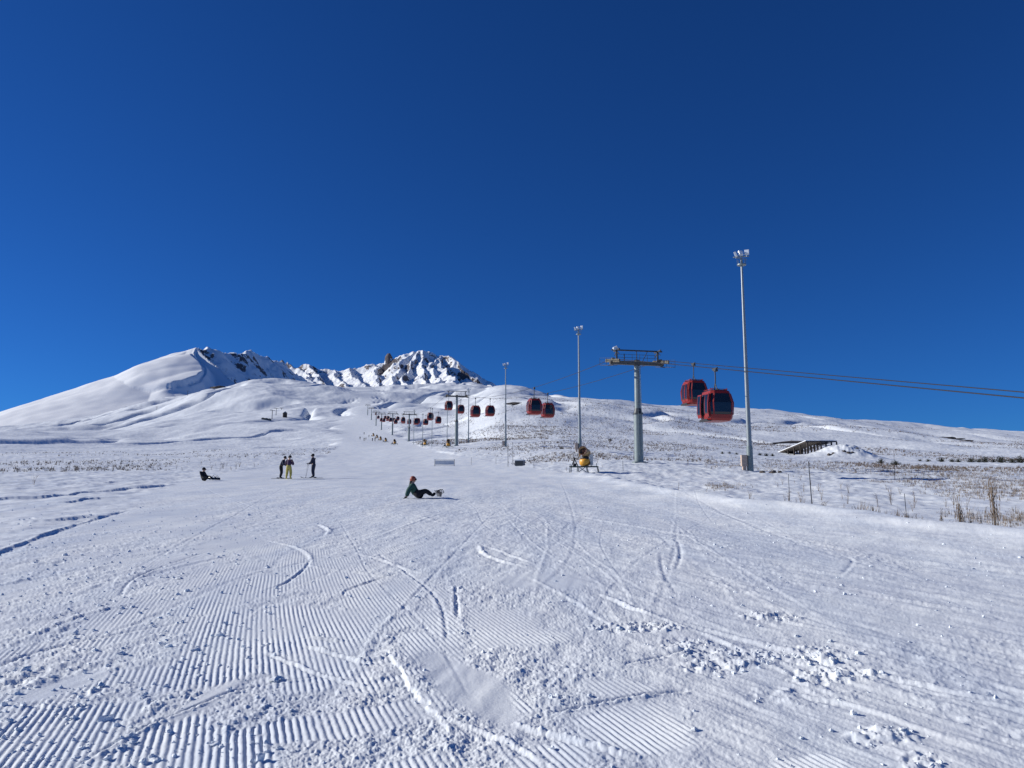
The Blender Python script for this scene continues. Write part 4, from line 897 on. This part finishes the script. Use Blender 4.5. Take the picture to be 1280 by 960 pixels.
tag(pr, 'person bending forward in a dark jacket with lime green hem, leftmost of the standing trio', 'person')
for k in (-1, 1): ski((x + .02, y + .13 * k, zg + .012), .1, 'ski under the bending person with the lime green jacket hem', 'skis worn by the bending person', 1.5)
x, y, zg = place(360.5, 598.5); pr = make_person(standing(.06, .14, 'chest'), (0.2, 1, 0), 'purple', 'yellow', 'cloth_b', boots='yellow'); 
pr.location = (x, y, zg); pr.rotation_euler = (0, 0, math.radians(80)); tag(pr, 'person in a dark plum jacket and mustard trousers with their back to the camera', 'person')
x, y, zg = place(391.5, 597.5); pr = make_person(standing(.05, .08, 'front'), (1, 0, -.15), 'navy', 'navy', 'cloth_b'); pr.location = (x, y, zg + .03); pr.rotation_euler = (0, 0, math.radians(176)); pr.scale = (1.04,) * 3
tag(pr, 'skier in dark navy facing left with ski poles, rightmost of the standing trio', 'person')
for k in (-1, 1): ski((x - .05, y + .14 * k, zg + .01), math.radians(177), 'dark ski under the navy-clad skier facing left', 'skis worn by the navy-clad skier', 1.75)
for k in (-1, 1): spole((x - .55 - .1 * (k > 0), y + .22 * k, zg), (x - .42, y + .19 * k, zg + 1.14), 'ski pole planted in front of the navy-clad skier')
# distant skiers, a few pixels tall
def far_person(lab, m='cloth_b'):
    J = standing(.08, .12, 'front', .06)
    pts = [(J['pelvis'], .17), (J['waist'], .165), (J['chest'], .18), (J['neck'], .08), (J['head'], .11)]; ed = [(0, 1), (1, 2), (2, 3), (3, 4)]
    for s_ in ('l', 'r'):
        n = len(pts); pts += [(J['sh' + s_], .10), (J['el' + s_], .07), (J['wr' + s_], .055)]; ed += [(2, n), (n, n + 1), (n + 1, n + 2)]
        n = len(pts); pts += [(J['hip' + s_], .12), (J['kn' + s_], .09), (J['an' + s_], .08), (J['to' + s_], .06)]; ed += [(0, n), (n, n + 1), (n + 1, n + 2), (n + 2, n + 3)]
    return skin('person', pts, ed, m, None)
fp = None
for px, D in ((455, 392), (457.2, 405), (450, 425), (465.6, 388), (468.7, 392), (461, 470), (455, 540)):
    if fp is None: fp = far_person(''); q_ = fp
    else: q_ = fp.copy(); COL.objects.link(q_)
    b = at(px, 548, D); q_.location = (b.x, D, gz(b.x, D)); q_.rotation_euler = (0, 0, random.uniform(0, 6)); tag(q_, 'tiny dark-clad skier far up the groomed piste below the cluster of cabins', 'person', 'distant skiers on the piste')

# ------------------------------------------------------------------ distant lift pylons at the left
for px, py, D, h, lab in ((196, 512, 1900, 15, 'tiny T-shaped lift pylon far on the slope of the white cone'), (234.5, 492, 2000, 12, 'tiny lift pylon near the foot of the shadowed peak'), (340, 524, 950, 11, 'small lift pylon on the slope left of the dark snow-covered hut'), (345, 520, 1100, 10, 'small lift pylon just left of the dark hut'), (352, 510, 1300, 10, 'small lift pylon above the dark hut')):
    b = at(px, py, D); zb = gz(b.x, D); o = empty('chairlift_pylon', (b.x, D, zb), .3, lab, 'lift pylon', 'distant chairlift pylons')
    MB().cyl((0, 0, -3), (0, 0, h), .45, .35, 8).build('mast', 'steel_d', o); MB().beam((-3, 0, h), (3, 0, h), .6).build('crossarm', 'steel_d', o)
b = at(356, 522, 980); zb = gz(b.x, 980); o = empty('hut', (b.x, 980, zb), .4, 'dark hut standing on the slope under the white hills, with its shadow beside it', 'hut')
MB().box((0, 0, 2.2), (5, 4, 6)).build('wall', 'wood', o); MB().prism([(-3, 5.21), (3, 5.21), (0, 7.6)], 1, -2.4, 2.4).build('roof', 'grey', o)
for k, dx in enumerate((329, 333, 337)):
    b = at(dx, 525, 940); zb = gz(b.x, 940); o = empty('shed', (b.x, 940, zb), .1 * k, 'low dark shed in the row left of the small lift pylon', 'shed', 'row of low sheds'); MB().box((0, 0, .5), (3.6, 3, 2.)).build('wall', 'arm', o); MB().prism([(-2.1, 1.51), (2.1, 1.51), (0, 2.1)], 1, -1.7, 1.7).build('roof', 'grey', o)

# ------------------------------------------------------------------ vegetation
def weed_mesh(seed, h, n, spread, m, bushy=0):
    rd = random.Random(seed); mb = MB()
    for k in range(n):
        a = rd.uniform(0, 6.28); l = h * rd.uniform(.55, 1.); s_ = spread * rd.uniform(.2, 1) * l; p0 = V3(rd.uniform(-.05, .05) * spread, rd.uniform(-.05, .05) * spread, -.08); p2 = V3(s_ * math.cos(a), s_ * math.sin(a), l); p1 = p0.lerp(p2, .5) + V3(-.1 * s_ * math.cos(a), 0, .08 * l)
        mb.tube([p0, p1, p2], .006 + .004 * h, 3, r1=.003)
        for j in range(rd.randint(2, 5) + bushy):
            t = rd.uniform(.35, 1.); p = p1.lerp(p2, max(0, t * 2 - 1)) if t > .5 else p0.lerp(p1, t * 2); d = V3(rd.uniform(-1, 1), rd.uniform(-1, 1), rd.uniform(.3, 1.6)).normalized() * l * rd.uniform(.08, .22)
            mb.tube([p, p + d], .005, 3, r1=.002)
            if rd.random() < .5: mb.ball(p + d, (.012, .012, .02), 4, 3)
    me_o = mb.build('dry_weed', m, link=False); return me_o.data
WM = [weed_mesh(k, 1., 5 + k % 4, .35 + .1 * (k % 3), 'weed' if k % 3 else 'weed_d', k % 2) for k in range(8)]
def reed_mesh(seed):
    rd = random.Random(seed); mb = MB()
    for k in range(22):
        x_, y_ = rd.gauss(0, .05), rd.gauss(0, .05); l = rd.uniform(.5, 1); mb.tube([(x_, y_, -.05), (x_ * 1.3, y_ * 1.3, l * .6), (x_ * 1.5 + rd.gauss(0, .02), y_ * 1.4, l)], .007, 3, r1=.004)
        for j in range(4): z_ = l * rd.uniform(.35, 1); mb.ball((x_ * 1.4 + rd.gauss(0, .02), y_ * 1.4, z_), (.016, .016, .03), 4, 3)
    return mb.build('dry_reed', 'weed', link=False).data
RM = [reed_mesh(k) for k in range(3)]
def plant(me, name, x, y, h, lab, cat, grp, z=None, sx=None):
    o_ = bpy.data.objects.new(name, me); COL.objects.link(o_); o_.location = (x, y, z if z is not None else gz(x, y)); o_.scale = (h if sx is None else sx, h if sx is None else sx, h); o_.rotation_euler = (0, 0, random.uniform(0, 6.28)); tag(o_, lab, cat, grp); return o_
for px, pb, hp, lab in ((1178, 664, 17, 'thin dry reed tuft at the left end of the reed row'), (1200, 667, 26, 'dry brown reed clump, the left one of a close pair beside the piste edge'), (1204.5, 664, 22, 'dry brown reed clump, the middle one by the piste edge'), (1214, 664, 24, 'upright dense dry reed clump right of the pair'), (1246, 673, 35, 'tallest dry reed stalk at the far right, next to the piste edge'), (1190, 665, 9, 'short dry reed stub between the reed clumps')):
    x, y = map(float, gp(px, pb)); d = math.hypot(x, y); plant(RM[int(px) % 3], 'dry_reed', x, y, hp * 1.5 * d / F, lab, 'dry reed', 'dry reeds beside the piste', sx=hp * d / F * .8 if hp > 10 else .3)
for px, pb, hp, k, lab in ((42, 607, 14, 1, 'dry brown weed standing alone on the smooth snow at the far left'), (848, 620, 10, 0, 'small dry weed on the right edge of the piste, left of the near light pole'), (883, 621, 9, 3, 'small dry weed on the piste edge below the red cabins'), (937, 629, 17, 2, 'leafless dry weed on the piste edge below the near light pole'), (943, 630, 14, 4, 'leafless dry weed right beside another on the piste edge'),
                         (1063, 637, 18, 5, 'bent brown dry weed in the field right of the tall stake'), (1072, 636, 14, 1, 'bushy brown weed with drooping tops right of the tall stake'), (1085, 642, 16, 2, 'brown branching weed in front of the rough field'), (1095, 636, 12, 7, 'pale brown weed behind the branching weed'), (1007, 630, 12, 0, 'small dark weed left of the tall stake'), (1027, 626, 12, 3, 'thin weed right of the tall stake'),
                         (1059, 618, 13, 6, 'thin dark weed in the field behind the bent weed'), (860, 584, 8, 3, 'small dark bush between the near tower and the near light pole'), (1180, 660, 8, 0, 'low dark twiggy weed left of the reeds')):
    x, y = map(float, gp(px, pb)); d = math.hypot(x, y)
    if pb < 590: x, y = float(at(px, pb, 80).x), 80.; d = 82
    plant(WM[k], 'dry_weed', x, y, hp * d / F, lab, 'dry weed', 'dry weeds near the piste edges')
# scattered weeds, individually
nW = 0
def region_weeds(n, px0, px1, d0, d1, h0, h1, lab, grp, bands=None, seed=1):
    rd = random.Random(seed); c = 0
    xs, ys, hs, ks = [], [], [], []
    while c < n:
        px = rd.uniform(px0, px1); D = math.exp(rd.uniform(math.log(d0), math.log(d1))); a_ = float(az_te(px, 560)[0]); x_, y_ = D * math.sin(a_), D * math.cos(a_)
        zz = float(base_z(np.array([x_]), np.array([y_]))[0]); p_, q_ = proj(x_, y_, zz); lp = np.interp(q_, *LP) - 8; rp = np.interp(q_, *RP) + 6
        if lp < p_ < rp: continue
        if perlin(x_ * .06, y_ * .03, 200) < rd.uniform(-.5, .25): continue
        xs.append(x_); ys.append(y_); hs.append(rd.uniform(h0, h1)); ks.append(rd.randrange(8)); c += 1
    zs = ground_z(np.array(xs), np.array(ys), True)
    for a, b_, z_, h, k in zip(xs, ys, zs, hs, ks): plant(WM[k], 'dry_weed', a, b_, h, lab, 'dry weed', grp, z=float(z_))
region_weeds(100, 960, 1330, 24, 95, .25, .6, 'small dry brown weed in the rough snowy field right of the piste', 'dry weeds in the field right of the piste', seed=3)
region_weeds(70, 640, 1000, 72, 130, .2, .7, 'small dry weed in the snow around the lift tower and light poles', 'dry weeds around the tower', seed=4)
region_weeds(80, -60, 440, 85, 200, .3, .9, 'dry brownish weed in the long weed band left of the piste', 'dry weeds in the left band', seed=5)
# the countless tufts farther out: one mesh
def tufts(name, n, px0, px1, d0, d1, h0, h1, lab, seed, m, dens=200, thr=0., wscale=1.):
    g_ = np.random.default_rng(seed); X = []; Y = []
    tot = 0
    while tot < n:
        px = g_.uniform(px0, px1, n); D = np.exp(g_.uniform(math.log(d0), math.log(d1), n)); a_ = az_te(px, 560)[0]; x_, y_ = D * np.sin(a_), D * np.cos(a_)
        p_, q_ = proj(x_, y_, base_z(x_, y_)); lp = np.interp(q_, *LP) - 4; rp = np.interp(q_, *RP) + 4
        k = ((p_ < lp) | (p_ > rp)) & (fbm(x_ / dens * 3, y_ / dens * 1.2, 4, seed, .65) + g_.normal(0, .10, n) > thr); X.append(x_[k]); Y.append(y_[k]); tot += k.sum()
    X = np.concatenate(X)[:n]; Y = np.concatenate(Y)[:n]; Z = ground_z(X, Y, False); D = np.hypot(X, Y)
    h = g_.uniform(h0, h1, n) * (1 + g_.random(n) ** 3 * .8); Vv = []; 
    for b_ in range(6):
        a_ = g_.uniform(0, 6.28, n); l = h * g_.uniform(.5, 1, n); s_ = l * g_.uniform(.1, .9, n); w = (.010 + .00012 * D) * g_.uniform(.7, 1.6, n) * wscale; ox, oy = g_.normal(0, .12, n) * h * 1.5, g_.normal(0, .12, n) * h * 1.5
        ca, sa = np.cos(a_), np.sin(a_)
        Vv.append(np.stack([np.stack([X + ox - sa * w, Y + oy + ca * w, Z - .05], -1), np.stack([X + ox + sa * w, Y + oy - ca * w, Z - .05], -1), np.stack([X + ox + ca * s_ + sa * w * .4, Y + oy + sa * s_, Z + l], -1)], 1))
    Vv = np.concatenate(Vv).reshape(-1, 3); Ff = np.arange(len(Vv)).reshape(-1, 3)
    o_ = np_mesh(name, Vv, Ff, m, False, 'stuff'); o_['label'] = lab; o_['category'] = 'dry grass'
tufts('dry_grass', 10000, 570, 1330, 95, 420, .10, .34, 'dry brown grass tufts dotting the snowy hillside right of the piste', 21, 'weed_d', thr=.0)
tufts('dry_grass', 5600, 880, 1340, 20, 110, .06, .24, 'dry pale grass poking out of the rough field right of the piste', 22, 'weed', 60, thr=.15, wscale=.5)
tufts('dry_grass', 1500, -100, 440, 90, 330, .10, .4, 'dry grass stems scattered over the snowy flat left of the piste', 23, 'weed_d', thr=.15)
tufts('dry_grass', 7000, 560, 1330, 260, 1000, .22, .65, 'sparse dark tufts over the upper hills on the right', 24, 'weed_d', thr=.24)
tufts('dry_grass', 5200, 455, 1000, 250, 900, .2, .6, 'dry brown tufts on the rough slope under the distant gondola cabins', 27, 'weed_d', thr=.0)
# dark shrubs at the right edge of the field
def shrub_mesh(seed):
    rd = random.Random(seed); mb = MB()
    for k in range(150):
        a = rd.uniform(0, 6.28); e = rd.uniform(.1, 1.5); rr = rd.uniform(.4, 1.); d = V3(math.cos(a) * math.cos(e), math.sin(a) * math.cos(e), math.sin(e) * .9) * rr; mb.tube([V3(0, 0, -.05) + d * .1, d * .6 + V3(0, 0, .05), d], .016, 3, r1=.006)
        p = d; u = V3(rd.gauss(0, 1), rd.gauss(0, 1), rd.gauss(0, 1)).normalized() * .07; w = u.cross(V3(rd.gauss(0, 1), rd.gauss(0, 1), .3)).normalized() * .05; mb.add([p - u, p + w, p + u, p - w], [(0, 1, 2, 3)])
    return mb.build('shrub', 'shrub', link=False).data
SM = [shrub_mesh(k) for k in range(4)]
shr = [(1160, 576, 150, .9), (1177, 576, 148, 1.3), (1190, 577, 146, 1.), (1198, 577, 145, 1.1), (1214, 578, 144, 1.5), (1224, 579, 142, 1.), (1232, 580, 140, 1.7), (1252, 581, 138, 1.8), (1266, 582, 136, 1.5), (1276, 582, 135, 1.8), (1150, 575, 152, .7), (1242, 580, 140, .9), (1290, 583, 134, 1.8), (903, 573, 150, .7), (912, 573, 152, .6), (921, 573, 150, .7), (958, 575, 150, .9), (966, 575, 150, .8), (950, 574, 150, .8), (1101, 575, 120, 1.2), (1119, 577, 110, 1.2), (763, 551, 240, 1.2), (702, 566, 150, .8)]
for i, (px, py, D, s_) in enumerate(shr):
    b = at(px, py, D); lab = 'low dark shrub in the row along the far edge of the right field' if px > 1140 else ('small dark shrub in the sparse row behind the near light pole' if 890 < px < 970 else 'lone low dark shrub on the snowy slope right of the piste')
    plant(SM[i % 4], 'shrub', b.x, D, s_ * .75, lab, 'shrub', 'low shrubs on the right')
# rocks
def rock_mesh(seed, m='rock'):
    mb = MB().ball((0, 0, .1), (1, .8, .6), 14, 9); vs = np.array(mb.v); n = fbm(vs[:, 0] * 1.4 + seed * 5, vs[:, 1] * 1.4 + vs[:, 2] * 2.1, 3, seed); vs = vs * (1 + .35 * n[:, None]); mb.v = [tuple(v) for v in vs]; mb.s = [False] * len(mb.s); return mb.build('rock', m, link=False).data
RK = [rock_mesh(k) for k in range(4)]
rocks = [(1050, 561, 170, 1.), (1037, 571, 160, .9), (1042, 570, 161, .7), (1055, 568, 161, .8), (1061, 569, 160, 1.), (1066, 568, 160, .6), (1046, 559, 168, .5), (1072, 566, 163, .7), (953, 588, 68, .55), (966, 588, 68, .6), (975, 589, 68, .4)]
for i, (px, py, D, s_) in enumerate(rocks):
    b = at(px, py, D); near = D < 100; o_ = plant(RK[i % 4], 'rock', b.x, D, s_ * .55, 'brown rock and earth lump lying right of the near light pole' if near else 'dark rock showing through the snow mound before the timber shelter', 'rock', 'rocks by the light pole' if near else 'rocks on the snow mound')
for px, py, D, sx, sy, sz, lab in ((273, 489, 2000, 22, 10, 7, 'dark rock outcrop on the white hill below the shadowed peak'), (251, 497, 1950, 16, 8, 4, 'long thin rock outcrop left of the larger outcrop on the white hill'), (1184, 561, 420, 5, 2.5, 1., 'dark rock band on the right hillside, the left one of a row'), (1196, 564, 410, 5, 2, .8, 'dark rock band, middle one of the row on the right hillside'), (1209, 568, 400, 4, 2, .8, 'dark rock band, right one of the row on the right hillside'), (1003, 545, 330, 13, 3, 1.4, 'long dark line of scrub and rock on the hillside above the timber shelter'), (647, 503, 600, 9, 4, 1.6, 'greenish dark rock patch on the hill above the third light pole')):
    b = at(px, py, D); o_ = bpy.data.objects.new('rock', RK[int(px) % 4]); COL.objects.link(o_); o_.location = (b.x, D, gz(b.x, D)); o_.scale = (sx, sy, sz); tag(o_, lab, 'rock', 'rock outcrops')

# loose snow crumbs and lumps on the piste: one mesh
def crumbs(n=3600):
    g_ = np.random.default_rng(77); ico = MB().ball((0, 0, 0), 1., 6, 4); base = np.array(ico.v); fc = np.array(ico.f)
    px = g_.uniform(-40, 1320, n * 6); py = 572 + 967 * 1.6 / np.exp(g_.uniform(math.log(3.9), math.log(26), n * 6)); w = ell(px, py, LUMPS, 0, .6) + .035 + .35 * (px < 350) + .1 * (py < 760); keep = g_.random(len(px)) < w; px, py = px[keep][:n], py[keep][:n]; n = len(px)
    X, Y = gp(px, py); Z = ground_z(X, Y, True); s = .004 + .017 * g_.random(n) ** 3.5; s *= (1 + .9 * (g_.random(n) < .03))
    sc = np.stack([s * g_.uniform(.7, 1.5, n), s * g_.uniform(.7, 1.5, n), s * g_.uniform(.5, 1., n)], -1)
    jit = 1 + .28 * g_.normal(0, 1, (n, len(base), 1)); Vv = base[None] * jit * sc[:, None, :]; a = g_.uniform(0, 6.28, n); ca, sa = np.cos(a)[:, None], np.sin(a)[:, None]
    x_ = Vv[..., 0] * ca - Vv[..., 1] * sa; y_ = Vv[..., 0] * sa + Vv[..., 1] * ca
    Vv = np.stack([x_ + X[:, None], y_ + Y[:, None], Vv[..., 2] + Z[:, None] + s[:, None] * .25], -1).reshape(-1, 3)
    Ff = (fc[None] + (np.arange(n) * len(base))[:, None, None]).reshape(-1, 4)
    o_ = np_mesh('snow_crumbs', Vv, Ff, 'snow', False, 'stuff'); o_['label'] = 'loose crumbs and lumps of snow scattered over the groomed piste'; o_['category'] = 'snow crumbs'
crumbs()

# ------------------------------------------------------------------ light, sky, camera
w = bpy.data.worlds.new('World'); SC.world = w; w.use_nodes = True; nt = w.node_tree; bg = nt.nodes['Background']
sk = nt.nodes.new('ShaderNodeTexSky'); sk.sky_type = 'NISHITA'; sk.sun_disc = False; sk.sun_elevation = SUN_EL; sk.sun_rotation = SUN_AZ; sk.altitude = 2400; sk.air_density = 1.0; sk.dust_density = 0.0; sk.ozone_density = 3.5
hs = nt.nodes.new('ShaderNodeMix'); hs.data_type = 'RGBA'; hs.blend_type = 'MULTIPLY'; hs.inputs['Factor'].default_value = 1; hs.inputs['B'].default_value = (.108, .368, .775, 1)
nt.links.new(sk.outputs['Color'], hs.inputs['A']); nt.links.new(hs.outputs['Result'], bg.inputs['Color']); bg.inputs['Strength'].default_value = .10
sd = bpy.data.lights.new('sun', 'SUN'); sd.energy = 4.6; sd.angle = math.radians(.5); sd.color = (1, .965, .90); so = bpy.data.objects.new('sun', sd); COL.objects.link(so)
dv = Vector((math.sin(SUN_AZ) * math.cos(SUN_EL), math.cos(SUN_AZ) * math.cos(SUN_EL), math.sin(SUN_EL))); so.rotation_euler = dv.to_track_quat('Z', 'Y').to_euler()
cd = bpy.data.cameras.new('camera'); cd.sensor_width = 36; cd.lens = 36 * F / 1280; cd.clip_end = 40000; cd.clip_start = .05
co = bpy.data.objects.new('camera', cd); COL.objects.link(co); co.location = (0, 0, EYE); co.rotation_euler = (math.radians(90) + PITCH, 0, 0); SC.camera = co
SC.view_settings.view_transform = 'Standard'; SC.view_settings.look = 'None'; SC.view_settings.exposure = .07; SC.view_settings.gamma = 1
SC.cycles.max_bounces = 5
